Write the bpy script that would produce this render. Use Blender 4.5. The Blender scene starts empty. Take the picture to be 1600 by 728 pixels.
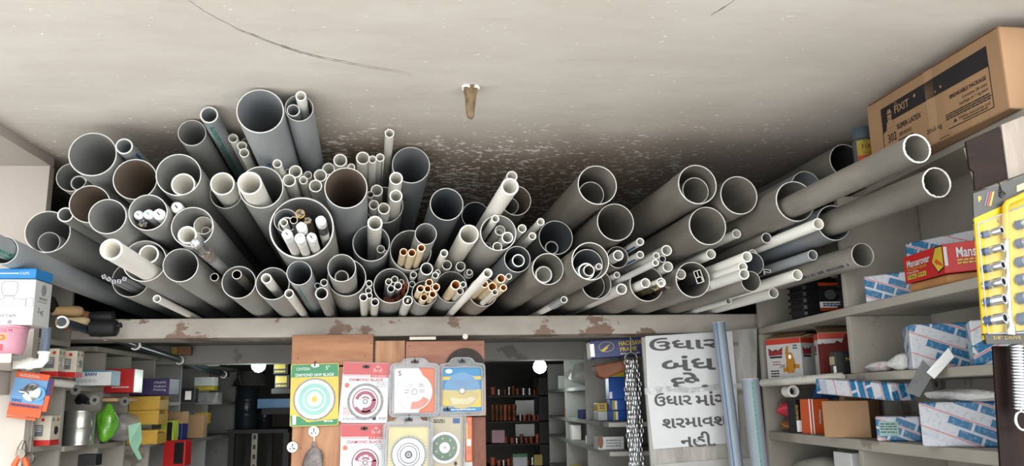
import bpy, bmesh, math, random
from mathutils import Vector, Matrix

random.seed(7)
SC = bpy.context.scene
COL = SC.collection
EYE = 1.75                      # camera height above the floor
F = 1300.0                      # focal length in pixels of the 1600 x 728 frame

# ------------------------------------------------------------------ camera
# the shop's depth axis (+Y) vanishes at pixel (690, 628) of the frame
yc = Vector(((690 - 800) / F, -(628 - 364) / F, 1.0)).normalized()
zc = Vector((0, 1, 0)); zc = (zc - yc * zc.dot(yc)).normalized()
xc = zc.cross(yc)
if xc.x < 0: xc = -xc
cam_d = bpy.data.cameras.new('camera')
cam_d.sensor_fit = 'HORIZONTAL'; cam_d.sensor_width = 36.0; cam_d.lens = F / 1600 * 36.0
cam_d.clip_start = 0.02
cam = bpy.data.objects.new('camera', cam_d); COL.objects.link(cam)
right = Vector((xc.x, yc.x, zc.x)); up = Vector((xc.y, yc.y, zc.y)); fwd = Vector((xc.z, yc.z, zc.z))
mw = Matrix((right, up, -fwd)).transposed().to_4x4(); mw.translation = (0, 0, EYE)
cam.matrix_world = mw
SC.camera = cam

# ------------------------------------------------------------------ light
SC.view_settings.view_transform = 'Standard'
SC.view_settings.look = 'None'
SC.view_settings.gamma = 1.0
SC.view_settings.use_curve_mapping = False
SC.view_settings.exposure = 1.08
world = bpy.data.worlds.new('world'); SC.world = world; world.use_nodes = True
bg = world.node_tree.nodes['Background']
bg.inputs['Color'].default_value = (0.93, 0.97, 1.0, 1); bg.inputs['Strength'].default_value = 1.2
sun_d = bpy.data.lights.new('sun', 'SUN'); sun_d.energy = 4.4; sun_d.angle = 0.2; sun_d.color = (1, .99, .97)
sun = bpy.data.objects.new('sun', sun_d); COL.objects.link(sun)
sun.rotation_euler = (math.radians(-14), math.radians(10), 0)     # high sun on the street outside

fill_sun_d = bpy.data.lights.new('front_fill', 'SUN'); fill_sun_d.energy = 2.7; fill_sun_d.angle = 1.1; fill_sun_d.color = (.97, .98, 1)
fill_sun = bpy.data.objects.new('front_fill', fill_sun_d); COL.objects.link(fill_sun)
fill_sun.rotation_euler = Vector((-.2, 1, -.06)).to_track_quat('-Z', 'Y').to_euler()       # added fill from behind the camera, brightens rims and bores

# ------------------------------------------------------------------ helpers
def ray(u, v):
    d = Vector(((u - 800) / F, -(v - 364) / F, 1.0))
    x, y, z = d.dot(xc), d.dot(yc), d.dot(zc)
    return x / y, z / y
def at(u, v, Y):
    a, b = ray(u, v); return Vector((a * Y, Y, b * Y + EYE))
def atx(u, v, x):
    a, b = ray(u, v); return at(u, v, x / a)

ALB = .62                       # how light the shop's paints, cards and woods are
def S(r, g, b):                 # sRGB 0-255 to linear
    f = lambda c: (c / 255 / 12.92) if c <= 10.3 else ((c / 255 + .055) / 1.055) ** 2.4
    return (f(r)*ALB, f(g)*ALB, f(b)*ALB, 1)

MATS = {}
def mat(name, col, rough=.55, metal=0., var=.12, scale=14., stretch=(1, 1, 1), dirt=None, dirt_amt=.35, dirt_scale=6., alpha=None, trans=0., emit=0., spec=.35, bump=0., bump_scale=40.):
    if name in MATS: return MATS[name]
    m = bpy.data.materials.new(name); m.use_nodes = True; MATS[name] = m
    nt = m.node_tree; b = nt.nodes['Principled BSDF']
    b.inputs['Roughness'].default_value = rough; b.inputs['Metallic'].default_value = metal
    b.inputs['Specular IOR Level'].default_value = spec
    tc = nt.nodes.new('ShaderNodeTexCoord'); mp = nt.nodes.new('ShaderNodeMapping'); mp.inputs['Scale'].default_value = stretch
    nt.links.new(tc.outputs['Object'], mp.inputs['Vector'])
    nz = nt.nodes.new('ShaderNodeTexNoise'); nz.inputs['Scale'].default_value = scale; nz.inputs['Detail'].default_value = 5
    nt.links.new(mp.outputs['Vector'], nz.inputs['Vector'])
    cr = nt.nodes.new('ShaderNodeMapRange'); cr.inputs['From Min'].default_value = .3; cr.inputs['From Max'].default_value = .7
    cr.inputs['To Min'].default_value = 1 - var; cr.inputs['To Max'].default_value = 1 + var
    nt.links.new(nz.outputs['Fac'], cr.inputs['Value'])
    mul = nt.nodes.new('ShaderNodeVectorMath'); mul.operation = 'SCALE'
    mul.inputs[0].default_value = col[:3]; nt.links.new(cr.outputs['Result'], mul.inputs['Scale'])
    out = mul.outputs['Vector']
    if dirt:
        n2 = nt.nodes.new('ShaderNodeTexNoise'); n2.inputs['Scale'].default_value = dirt_scale; n2.inputs['Detail'].default_value = 7; n2.inputs['Roughness'].default_value = .65
        nt.links.new(mp.outputs['Vector'], n2.inputs['Vector'])
        r2 = nt.nodes.new('ShaderNodeMapRange'); r2.inputs['From Min'].default_value = .48; r2.inputs['From Max'].default_value = .72; r2.inputs['To Max'].default_value = dirt_amt
        nt.links.new(n2.outputs['Fac'], r2.inputs['Value'])
        mx = nt.nodes.new('ShaderNodeMix'); mx.data_type = 'RGBA'
        nt.links.new(r2.outputs['Result'], mx.inputs[0]); nt.links.new(out, mx.inputs[6]); mx.inputs[7].default_value = dirt
        out = mx.outputs[2]
    nt.links.new(out, b.inputs['Base Color'])
    if alpha is not None: b.inputs['Alpha'].default_value = alpha
    if trans: b.inputs['Transmission Weight'].default_value = trans
    if emit:
        b.inputs['Emission Color'].default_value = col; b.inputs['Emission Strength'].default_value = emit
    if bump:
        n3 = nt.nodes.new('ShaderNodeTexNoise'); n3.inputs['Scale'].default_value = bump_scale; n3.inputs['Detail'].default_value = 4
        nt.links.new(mp.outputs['Vector'], n3.inputs['Vector'])
        bp = nt.nodes.new('ShaderNodeBump'); bp.inputs['Strength'].default_value = bump; bp.inputs['Distance'].default_value = .01
        nt.links.new(n3.outputs['Fac'], bp.inputs['Height']); nt.links.new(bp.outputs['Normal'], b.inputs['Normal'])
    return m

class MB:
    """collects shapes and links them as one mesh object"""
    def __init__(s): s.v = []; s.f = []; s.mi = []
    def add(s, vs, fs, mi=0):
        o = len(s.v); s.v += [Vector(p) for p in vs]; s.f += [tuple(o + i for i in f) for f in fs]; s.mi += [mi] * len(fs); return s
    def box(s, lo, hi, mi=0, M=None):
        (a, b, c), (d, e, f) = lo, hi
        vs = [Vector(p) for p in ((a,b,c),(d,b,c),(d,e,c),(a,e,c),(a,b,f),(d,b,f),(d,e,f),(a,e,f))]
        if M: vs = [M @ p for p in vs]
        return s.add(vs, [(0,3,2,1),(4,5,6,7),(0,1,5,4),(1,2,6,5),(2,3,7,6),(3,0,4,7)], mi)
    def prism(s, pts, h, M=None, mi=0, z0=0.):
        n = len(pts)
        if sum(pts[i][0]*pts[(i+1)%n][1]-pts[(i+1)%n][0]*pts[i][1] for i in range(n)) < 0: pts = pts[::-1]
        vs = [Vector((x, y, z0)) for x, y in pts] + [Vector((x, y, z0 + h)) for x, y in pts]
        if M: vs = [M @ p for p in vs]
        return s.add(vs, [tuple(range(n))[::-1], tuple(range(n, 2*n))] + [(i, (i+1) % n, n+(i+1) % n, n+i) for i in range(n)], mi)
    def ringdisc(s, r0, r1, h, M=None, mi=0, n=40, a0=0., a1=2*math.pi, z0=0.):
        full = abs(a1 - a0 - 2*math.pi) < 1e-6; k = n if full else n + 1
        vs = []
        for z in (z0, z0 + h):
            for r in (r0, r1):
                for i in range(k):
                    t = a0 + (a1 - a0) * i / n; vs.append(Vector((r*math.cos(t), r*math.sin(t), z)))
        if M: vs = [M @ p for p in vs]
        fs = []
        for i in range(n):
            j = (i + 1) % k
            a, b, c, d = i, j, k+i, k+j; e, f_, g, h_ = 2*k+i, 2*k+j, 3*k+i, 3*k+j
            fs += [(a, b, d, c), (e, g, h_, f_), (c, d, h_, g), (a, e, f_, b)]
        if not full: fs += [(0, k, 3*k, 2*k), (n, 2*k+n, 3*k+n, k+n)]
        return s.add(vs, fs, mi)
    def lathe(s, prof, M=None, n=32, mi=0, cap0=True, cap1=True):
        vs = []; k = len(prof)
        for r, z in prof:
            for i in range(n):
                t = 2*math.pi*i/n; vs.append(Vector((r*math.cos(t), r*math.sin(t), z)))
        if M: vs = [M @ p for p in vs]
        fs = [(a*n+i, a*n+(i+1) % n, (a+1)*n+(i+1) % n, (a+1)*n+i) for a in range(k-1) for i in range(n)]
        if cap0: fs.append(tuple(range(n))[::-1])
        if cap1: fs.append(tuple((k-1)*n+i for i in range(n)))
        return s.add(vs, fs, mi)
    def tube(s, path, r, n=10, mi=0, caps=True):
        path = [Vector(p) for p in path]; rs = r if isinstance(r, (list, tuple)) else [r]*len(path)
        vs = []; prev = None
        for i, p in enumerate(path):
            t = (path[min(i+1, len(path)-1)] - path[max(i-1, 0)]).normalized()
            if prev is None:
                a = Vector((0, 0, 1)) if abs(t.z) < .9 else Vector((1, 0, 0)); u = t.cross(a).normalized()
            else: u = (prev - t * prev.dot(t)).normalized()
            prev = u; w = t.cross(u)
            for j in range(n):
                q = 2*math.pi*j/n; vs.append(p + (u*math.cos(q) + w*math.sin(q))*rs[i])
        fs = [(a*n+i, a*n+(i+1) % n, (a+1)*n+(i+1) % n, (a+1)*n+i) for a in range(len(path)-1) for i in range(n)]
        if caps: fs += [tuple(range(n))[::-1], tuple((len(path)-1)*n+i for i in range(n))]
        return s.add(vs, fs, mi)
    def build(s, name, mats, parent=None, smooth=None, bevel=0., loc=None, M=None):
        me = bpy.data.meshes.new(name); me.from_pydata([tuple(p) for p in s.v], [], s.f)
        for m in (mats if isinstance(mats, (list, tuple)) else [mats]): me.materials.append(m)
        if len(set(s.mi)) > 1: me.polygons.foreach_set('material_index', s.mi)
        bm = bmesh.new(); bm.from_mesh(me); bmesh.ops.recalc_face_normals(bm, faces=bm.faces); bm.to_mesh(me); bm.free()
        if smooth: me.set_sharp_from_angle(angle=math.radians(smooth)) if False else me.polygons.foreach_set('use_smooth', [True]*len(me.polygons))
        if smooth: me.set_sharp_from_angle(angle=math.radians(smooth))
        o = bpy.data.objects.new(name, me); COL.objects.link(o)
        if parent: o.parent = parent
        if loc is not None: o.location = loc
        if M is not None: o.matrix_local = M
        if bevel:
            md = o.modifiers.new('bevel', 'BEVEL'); md.width = bevel; md.segments = 2; md.limit_method = 'ANGLE'
        return o

def tag(o, label, cat, group=None):
    o['label'] = label; o['category'] = cat
    if group: o['group'] = group
    return o
def struct(o): o['kind'] = 'structure'; return o
def thing(name, label, cat, loc=(0, 0, 0), rz=0., group=None, rot=None):
    o = bpy.data.objects.new(name, None); COL.objects.link(o); o.empty_display_size = .05
    o.location = loc; o.rotation_euler = rot if rot else (0, 0, rz)
    return tag(o, label, cat, group)

TXT = {}
def text_mesh(body, size, bold=0., width=None):
    k = (body, round(size, 5), bold, width)
    if k not in TXT:
        c = bpy.data.curves.new('t', 'FONT'); c.body = body; c.size = size; c.offset = bold; c.resolution_u = 3
        c.align_x = 'CENTER'; c.align_y = 'CENTER'
        o = bpy.data.objects.new('t', c)
        me = bpy.data.meshes.new_from_object(o)
        xs = [v.co.x for v in me.vertices]; ys = [v.co.y for v in me.vertices]
        cx, cy = (min(xs)+max(xs))/2, (min(ys)+max(ys))/2; sx = width/(max(xs)-min(xs)) if width else 1.
        for v in me.vertices: v.co.x = (v.co.x-cx)*sx; v.co.y -= cy
        bpy.data.objects.remove(o); bpy.data.curves.remove(c); TXT[k] = me
    me = TXT[k].copy(); return me
def frame(size, face):
    """matrix of a box face: origin mid-face, x to the reader's right, y up, z out"""
    w, d, h = size
    X, Y, Z = {'F': ((1,0,0),(0,0,1),(0,-d/2,h/2)), 'L': ((0,-1,0),(0,0,1),(-w/2,0,h/2)), 'R': ((0,1,0),(0,0,1),(w/2,0,h/2)),
               'T': ((1,0,0),(0,1,0),(0,0,h)), 'B': ((1,0,0),(0,-1,0),(0,0,0))}[face]
    X, Y, O = Vector(X), Vector(Y), Vector(Z)
    m = Matrix((X, Y, X.cross(Y))).transposed().to_4x4(); m.translation = O; return m
def tr(x, y, z=0., a=0.): return Matrix.Translation((x, y, z)) @ Matrix.Rotation(a, 4, 'Z')
def write(parent, fr, body, x, y, size, m, name='lettering', width=None, bold=0., a=0., dz=.0012):
    me = text_mesh(body, size, bold, width); me.materials.append(m)
    o = bpy.data.objects.new(name, me); COL.objects.link(o); o.parent = parent
    o.matrix_local = fr @ tr(x, y, dz, a); return o
def patch(parent, fr, pts, m, name='printed_panel', dz=0., h=.0006, bevel=0):
    return MB().prism(pts, h, fr @ tr(0, 0, dz)).build(name, m, parent)
def rectp(x0, y0, x1, y1): return [(x0, y0), (x1, y0), (x1, y1), (x0, y1)]
def ell(cx, cy, rx, ry, n=28, a0=0, a1=2*math.pi): return [(cx+rx*math.cos(a0+(a1-a0)*i/n), cy+ry*math.sin(a0+(a1-a0)*i/n)) for i in range(n)]
def lines(parent, fr, x0, x1, ys, m, h=.0016, name='small_print', jitter=.25):
    b = MB(); r = random.Random(int((x0*7+x1*13)*1e4) + len(ys))
    for y in ys:
        x = x0
        while x < x1 - .001:
            w = r.uniform(.004, .014); e = min(x1 - r.uniform(0, jitter)*(x1-x0)*.3, x + w)
            if e > x: b.prism(rectp(x, y-h/2, e, y+h/2), .0007, fr)
            x += w + .002
    if b.v: return b.build(name, m, parent)

# ------------------------------------------------------------------ materials
def paint_material(name, base, under, scale, thr, soft=.03, extra=None, rough=.85, grime=(.30,.27,.24,1), grime_amt=.5, stretch=(1,1,1)):
    m = bpy.data.materials.new(name); m.use_nodes = True; MATS[name] = m; nt = m.node_tree; b = nt.nodes['Principled BSDF']
    b.inputs['Roughness'].default_value = rough; b.inputs['Specular IOR Level'].default_value = .2
    tc = nt.nodes.new('ShaderNodeTexCoord'); mp = nt.nodes.new('ShaderNodeMapping'); mp.inputs['Scale'].default_value = stretch
    nt.links.new(tc.outputs['Object'], mp.inputs['Vector'])
    def noise(sc, det=6, ro=.6):
        n = nt.nodes.new('ShaderNodeTexNoise'); n.inputs['Scale'].default_value = sc; n.inputs['Detail'].default_value = det; n.inputs['Roughness'].default_value = ro
        nt.links.new(mp.outputs['Vector'], n.inputs['Vector']); return n.outputs['Fac']
    def rng(x, a, b_, lo=0., hi=1.):
        r = nt.nodes.new('ShaderNodeMapRange'); r.inputs['From Min'].default_value = a; r.inputs['From Max'].default_value = b_
        r.inputs['To Min'].default_value = lo; r.inputs['To Max'].default_value = hi; nt.links.new(x, r.inputs['Value']); return r.outputs['Result']
    def mix(f, A, B):
        x = nt.nodes.new('ShaderNodeMix'); x.data_type = 'RGBA'; nt.links.new(f, x.inputs[0])
        for s_, v in ((6, A), (7, B)):
            if isinstance(v, tuple): x.inputs[s_].default_value = v
            else: nt.links.new(v, x.inputs[s_])
        return x.outputs[2]
    c = mix(rng(noise(scale*.6), .35, .8, 0, grime_amt), base, grime)
    c = mix(rng(noise(scale), thr, thr+soft), c, under)
    c = mix(rng(noise(scale*9, 3), .72, .76, 0, .6), c, grime)
    nt.links.new(c, b.inputs['Base Color'])
    bp = nt.nodes.new('ShaderNodeBump'); bp.inputs['Strength'].default_value = .25; bp.inputs['Distance'].default_value = .004
    nt.links.new(noise(scale*3), bp.inputs['Height']); nt.links.new(bp.outputs['Normal'], b.inputs['Normal'])
    return m

def ceiling_material():
    global ALB
    ALB = .86
    m = bpy.data.materials.new('sooty_plaster'); m.use_nodes = True; nt = m.node_tree; b = nt.nodes['Principled BSDF']
    b.inputs['Roughness'].default_value = .9; b.inputs['Specular IOR Level'].default_value = .1
    tc = nt.nodes.new('ShaderNodeTexCoord'); P = tc.outputs['Object']
    L = nt.links.new
    def mp(scale, loc=(0,0,0)):
        x = nt.nodes.new('ShaderNodeMapping'); x.inputs['Scale'].default_value = scale; x.inputs['Location'].default_value = loc; L(P, x.inputs['Vector']); return x.outputs['Vector']
    def noise(vec, sc, det=6, ro=.6):
        n = nt.nodes.new('ShaderNodeTexNoise'); n.inputs['Scale'].default_value = sc; n.inputs['Detail'].default_value = det; n.inputs['Roughness'].default_value = ro
        L(vec, n.inputs['Vector']); return n.outputs['Fac']
    def rng(x, a, b_, lo=0., hi=1., smooth=False):
        r = nt.nodes.new('ShaderNodeMapRange'); r.inputs['From Min'].default_value = a; r.inputs['From Max'].default_value = b_
        if smooth: r.interpolation_type = 'SMOOTHSTEP'
        r.inputs['To Min'].default_value = lo; r.inputs['To Max'].default_value = hi; L(x, r.inputs['Value']); return r.outputs['Result']
    def mth(op, a, b_):
        x = nt.nodes.new('ShaderNodeMath'); x.operation = op
        for i, v in enumerate((a, b_)):
            if isinstance(v, (int, float)): x.inputs[i].default_value = v
            else: L(v, x.inputs[i])
        return x.outputs[0]
    def mix(f, A, B):
        x = nt.nodes.new('ShaderNodeMix'); x.data_type = 'RGBA'; L(f, x.inputs[0]) if not isinstance(f, float) else None
        for s_, v in ((6, A), (7, B)):
            if isinstance(v, tuple): x.inputs[s_].default_value = v
            else: L(v, x.inputs[s_])
        return x.outputs[2]
    sep = nt.nodes.new('ShaderNodeSeparateXYZ'); L(P, sep.inputs[0]); X, Y = sep.outputs['X'], sep.outputs['Y']
    big = noise(mp((1, 1, 1)), 1.3, 4)
    # old soot stain: an uneven patch over the middle of the loft mouth
    edge = mth('ADD', Y, mth('MULTIPLY', mth('SUBTRACT', big, .5), .9))
    soot = rng(edge, 1.86, 2.72, 0, 1, True)
    side = mth('MULTIPLY', rng(X, -1.25, -.45, .55, 1, True), rng(X, .45, 1.0, 1, .55, True))
    soot = mth('MULTIPLY', mth('MULTIPLY', soot, side), .92)
    c = mix(rng(noise(mp((1.2, 3, 1)), 2.2, 6), .3, .75), S(224, 218, 208), S(206, 198, 187))
    c = mix(rng(noise(mp((2, 9, 1)), 5, 5), .58, .8, 0, .3), c, S(168, 158, 146))
    c = mix(soot, c, S(150, 127, 106))
    # flaked spots, many where the soot is, few elsewhere
    fl = noise(mp((52, 84, 1)), 1.0, 3, .55); fl2 = noise(mp((20, 46, 1), (3, 1, 0)), 1.0, 3, .6)
    den = mth('MULTIPLY', soot, noise(mp((1, 1, 1), (4, 2, 0)), 2.6, 4))
    thr = mth('SUBTRACT', .715, mth('MULTIPLY', den, .34))
    f1 = rng(mth('SUBTRACT', fl, thr), 0, .008)
    f2 = rng(mth('SUBTRACT', fl2, mth('ADD', thr, .045)), 0, .008)
    c = mix(mth('MAXIMUM', f1, f2), c, S(255, 252, 244))
    grey = rng(mth('SUBTRACT', noise(mp((14, 26, 1), (7, 7, 0)), 1.0, 4, .7), mth('SUBTRACT', .86, mth('MULTIPLY', den, .42))), 0, .05, 0, .7)
    c = mix(grey, c, S(150, 152, 152))
    L(c, b.inputs['Base Color'])
    bp = nt.nodes.new('ShaderNodeBump'); bp.inputs['Strength'].default_value = .15; bp.inputs['Distance'].default_value = .004
    L(noise(mp((1, 1, 1)), 24, 5), bp.inputs['Height']); L(bp.outputs['Normal'], b.inputs['Normal'])
    return m

def wood(name, dark, light, scale=2.5, rough=.5, axis='X', dist=6.):
    m = bpy.data.materials.new(name); m.use_nodes = True; MATS[name] = m; nt = m.node_tree; b = nt.nodes['Principled BSDF']; L = nt.links.new
    b.inputs['Roughness'].default_value = rough; b.inputs['Specular IOR Level'].default_value = .12 if light[0] < .1 else .3
    tc = nt.nodes.new('ShaderNodeTexCoord'); mp = nt.nodes.new('ShaderNodeMapping'); L(tc.outputs['Object'], mp.inputs['Vector'])
    mp.inputs['Scale'].default_value = {'X': (.16, 1, 1), 'Z': (1, 1, .16), 'Y': (1, .16, 1)}[axis]
    n = nt.nodes.new('ShaderNodeTexNoise'); n.inputs['Scale'].default_value = scale*9; n.inputs['Detail'].default_value = 7; n.inputs['Distortion'].default_value = .6
    L(mp.outputs['Vector'], n.inputs['Vector'])
    w = nt.nodes.new('ShaderNodeTexNoise'); w.inputs['Scale'].default_value = scale*60; w.inputs['Detail'].default_value = 3; L(mp.outputs['Vector'], w.inputs['Vector'])
    ad = nt.nodes.new('ShaderNodeMath'); ad.operation = 'MULTIPLY_ADD'; L(w.outputs['Fac'], ad.inputs[0]); ad.inputs[1].default_value = .35; L(n.outputs['Fac'], ad.inputs[2])
    r = nt.nodes.new('ShaderNodeMapRange'); r.inputs['From Min'].default_value = .45; r.inputs['From Max'].default_value = .9; L(ad.outputs[0], r.inputs['Value'])
    x = nt.nodes.new('ShaderNodeMix'); x.data_type = 'RGBA'; L(r.outputs['Result'], x.inputs[0]); x.inputs[6].default_value = dark; x.inputs[7].default_value = light
    L(x.outputs[2], b.inputs['Base Color']); return m

def wrapper(name, kind=0, ang=.42, sc=1.):
    """printed blue-and-white wrapping paper: tilted rows of blue labels and pale ones"""
    m = bpy.data.materials.new(name); m.use_nodes = True; MATS[name] = m; nt = m.node_tree; b = nt.nodes['Principled BSDF']; L = nt.links.new
    b.inputs['Roughness'].default_value = .45
    tc = nt.nodes.new('ShaderNodeTexCoord'); sp = nt.nodes.new('ShaderNodeSeparateXYZ'); L(tc.outputs['Object'], sp.inputs[0])
    ad = nt.nodes.new('ShaderNodeMath'); ad.operation = 'ADD'; L(sp.outputs['X'], ad.inputs[0]); L(sp.outputs['Y'], ad.inputs[1])
    cb = nt.nodes.new('ShaderNodeCombineXYZ'); L(ad.outputs[0], cb.inputs[0]); L(sp.outputs['Z'], cb.inputs[1])
    mp = nt.nodes.new('ShaderNodeMapping'); mp.inputs['Rotation'].default_value = (0, 0, ang); mp.inputs['Location'].default_value = (.02, .006, 0); L(cb.outputs[0], mp.inputs['Vector'])
    br = nt.nodes.new('ShaderNodeTexBrick'); L(mp.outputs['Vector'], br.inputs['Vector'])
    br.inputs['Scale'].default_value = 1.; br.inputs['Brick Width'].default_value = .05*sc; br.inputs['Row Height'].default_value = .021*sc; br.inputs['Mortar Size'].default_value = .0028*sc
    br.inputs['Color1'].default_value = (0, 0, 0, 1); br.inputs['Color2'].default_value = (1, 1, 1, 1); br.inputs['Mortar'].default_value = (1, 1, 1, 1)
    br.inputs['Bias'].default_value = -.12; br.inputs['Mortar Smooth'].default_value = .1
    n = nt.nodes.new('ShaderNodeTexNoise'); n.inputs['Scale'].default_value = 130/sc; n.inputs['Detail'].default_value = 2; L(mp.outputs['Vector'], n.inputs['Vector'])
    r = nt.nodes.new('ShaderNodeMapRange'); r.inputs['From Min'].default_value = .56; r.inputs['From Max'].default_value = .6; r.inputs['To Max'].default_value = .4; L(n.outputs['Fac'], r.inputs['Value'])
    x = nt.nodes.new('ShaderNodeMix'); x.data_type = 'RGBA'; L(r.outputs['Result'], x.inputs[0]); x.inputs[7].default_value = S(158, 166, 182)
    th = nt.nodes.new('ShaderNodeMapRange'); th.inputs['From Min'].default_value = .5; th.inputs['From Max'].default_value = .56; L(br.outputs['Color'], th.inputs['Value'])
    bw = nt.nodes.new('ShaderNodeMix'); bw.data_type = 'RGBA'; L(th.outputs['Result'], bw.inputs[0]); bw.inputs[6].default_value = S(0, 108, 156); bw.inputs[7].default_value = S(206, 208, 212); L(bw.outputs[2], x.inputs[6])
    wv = nt.nodes.new('ShaderNodeTexWave'); wv.bands_direction = 'Y'; wv.inputs['Scale'].default_value = 7.5/sc; L(mp.outputs['Vector'], wv.inputs['Vector'])
    n2 = nt.nodes.new('ShaderNodeTexNoise'); n2.inputs['Scale'].default_value = 60; L(mp.outputs['Vector'], n2.inputs['Vector'])
    r2 = nt.nodes.new('ShaderNodeMapRange'); r2.inputs['From Min'].default_value = .985; r2.inputs['From Max'].default_value = .995; r2.inputs['To Max'].default_value = .8; L(wv.outputs['Fac'], r2.inputs['Value'])
    x2 = nt.nodes.new('ShaderNodeMix'); x2.data_type = 'RGBA'; L(r2.outputs['Result'], x2.inputs[0]); L(x.outputs[2], x2.inputs[6]); x2.inputs[7].default_value = S(206, 96, 98)
    L(x2.outputs[2], b.inputs['Base Color']); return m

ALB = 1.0
GREY = S(154, 154, 151); DUST = S(146, 134, 118)
pv = dict(rough=.42, spec=.4, var=.1, stretch=(1, .25, 1), dirt_scale=9)
mat('pvc_grey', GREY, dirt=DUST, dirt_amt=.35, **pv)
mat('pvc_blue', S(148, 153, 156), dirt=S(156, 150, 142), dirt_amt=.25, **pv)
mat('pvc_brown', S(138, 122, 108), dirt=S(104, 86, 74), dirt_amt=.4, **pv)
mat('pvc_bore_shade', S(58, 58, 58), **pv)
mat('pvc_dark', S(104, 110, 115), dirt=DUST, dirt_amt=.3, **pv)
mat('pvc_dusty', S(116, 111, 103), dirt=S(176, 170, 160), dirt_amt=.4, **pv)
mat('pvc_white', S(246, 243, 234), dirt=S(204, 196, 178), dirt_amt=.25, **pv)
mat('pvc_pale', S(222, 220, 213), dirt=S(168, 158, 144), dirt_amt=.35, **pv)
mat('pvc_tan', S(228, 208, 172), dirt=S(176, 152, 120), dirt_amt=.3, **pv)
mat('tan_bore', S(226, 170, 104), rough=.5, var=.08)
mat('cut_grey', S(196, 194, 188), rough=.6, var=.15, scale=60)
mat('cut_white', S(248, 245, 236), rough=.5, var=.03)
mat('cut_tan', S(240, 222, 190), rough=.5, var=.05)
mat('terracotta', S(178, 92, 66), rough=.6, var=.2)
mat('steel', S(120, 114, 104), rough=.35, metal=.7, var=.15)
mat('chrome', S(205, 207, 210), rough=.16, metal=1., var=.03)
mat('aluminium', S(186, 190, 194), rough=.35, metal=.6, var=.08)
mat('paper', S(236, 236, 232), rough=.7, var=.04)
mat('cap_paper', S(232, 234, 232), rough=.6, var=.1, scale=90, bump=.6, bump_scale=60)
mat('black', S(20, 20, 22), rough=.4, var=.1)
mat('black_wrap', S(34, 33, 32), rough=.25, var=.6, scale=60, dirt=S(150, 120, 60), dirt_amt=.8, dirt_scale=50)
mat('amber_wrap', S(52, 44, 32), rough=.3, var=.5, scale=50, dirt=S(176, 140, 62), dirt_amt=.75, dirt_scale=40)
mat('foil', S(214, 216, 218), rough=.2, metal=.9, var=.12, scale=70, bump=1., bump_scale=55)
mat('tape', S(176, 140, 116), rough=.3, var=.1)
mat('film', S(178, 178, 174), rough=.12, var=.1, spec=.8)
mat('clear', S(214, 218, 216), rough=.06, var=.02, alpha=.4, spec=.8)
mat('green_print', S(30, 128, 106), rough=.5, var=.3, scale=200); mat('blue_print', S(28, 84, 140), rough=.5, var=.2, scale=200); mat('dark_print', S(52, 66, 74), rough=.5, var=.3, scale=200)
M_ = MATS

# ------------------------------------------------------------------ the shell of the shop
ALB = .62
mat('concrete_floor', S(176, 168, 156), rough=.85, var=.15, scale=3)
mat('street', S(212, 212, 210), rough=.9, var=.1, scale=2)
plaster = paint_material('old_white_paint', S(180, 174, 162), S(142, 134, 122), 5., .6, grime_amt=.6, grime=S(136, 128, 116))
panel_p = paint_material('pale_panel_paint', S(214, 204, 192), S(188, 170, 158), 3., .7, grime_amt=.35, grime=S(176, 158, 146))
beam_p = paint_material('peeling_paint', S(200, 192, 180), S(142, 118, 104), 6.5, .57, soft=.02, grime_amt=.75, grime=S(140, 128, 116), stretch=(1, 1, 1.6))
shaded_p = paint_material('shaded_white_paint', S(176, 174, 168), S(136, 132, 124), 5., .62, grime_amt=.55, grime=S(120, 114, 106))  # darker copy of the white paint, inner room's shade put into its colour
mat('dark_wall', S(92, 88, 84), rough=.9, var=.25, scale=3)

def slab(name, lo, hi, m, bevel=0.):
    lo = (lo[0], lo[1], lo[2]); hi = (hi[0], hi[1], hi[2])
    return struct(MB().box(lo, hi).build(name, m, bevel=bevel))
Z = lambda z: z + EYE
H = .74
slab('floor', (-1.8, .4, -.1), (1.9, 6.6, 0), M_['concrete_floor'])
slab('street_ground', (-9, -12, -.12), (9, .4, -.02), M_['street'])
slab('ceiling', (-2.3, 1.32, Z(H)), (2.4, 6.6, Z(H+.12)), ceiling_material())
ALB = .62
slab('trim_1', (-2.3, 1.32, Z(.711)), (-1.163, 2.52, Z(H-.0005)), panel_p)         # dropped soffit over the partition
slab('wall_left_front', (-2.3, 2.5, 0), (-1.165, 2.53, Z(.7105)), panel_p)
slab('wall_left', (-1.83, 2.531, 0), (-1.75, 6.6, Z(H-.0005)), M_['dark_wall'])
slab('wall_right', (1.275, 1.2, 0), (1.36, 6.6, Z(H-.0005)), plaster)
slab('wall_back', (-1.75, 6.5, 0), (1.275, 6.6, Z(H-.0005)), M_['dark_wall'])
slab('beam', (-1.45, 2.75, Z(.213)), (1.28, 2.93, Z(.2765)), beam_p, bevel=.004)
slab('floor_loft', (-1.75, 2.931, Z(.25)), (1.275, 6.5, Z(.2765)), shaded_p)
slab('beam_inner', (-1.45, 3.6, Z(.172)), (1.275, 3.72, Z(.2495)), shaded_p, bevel=.004)

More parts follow.
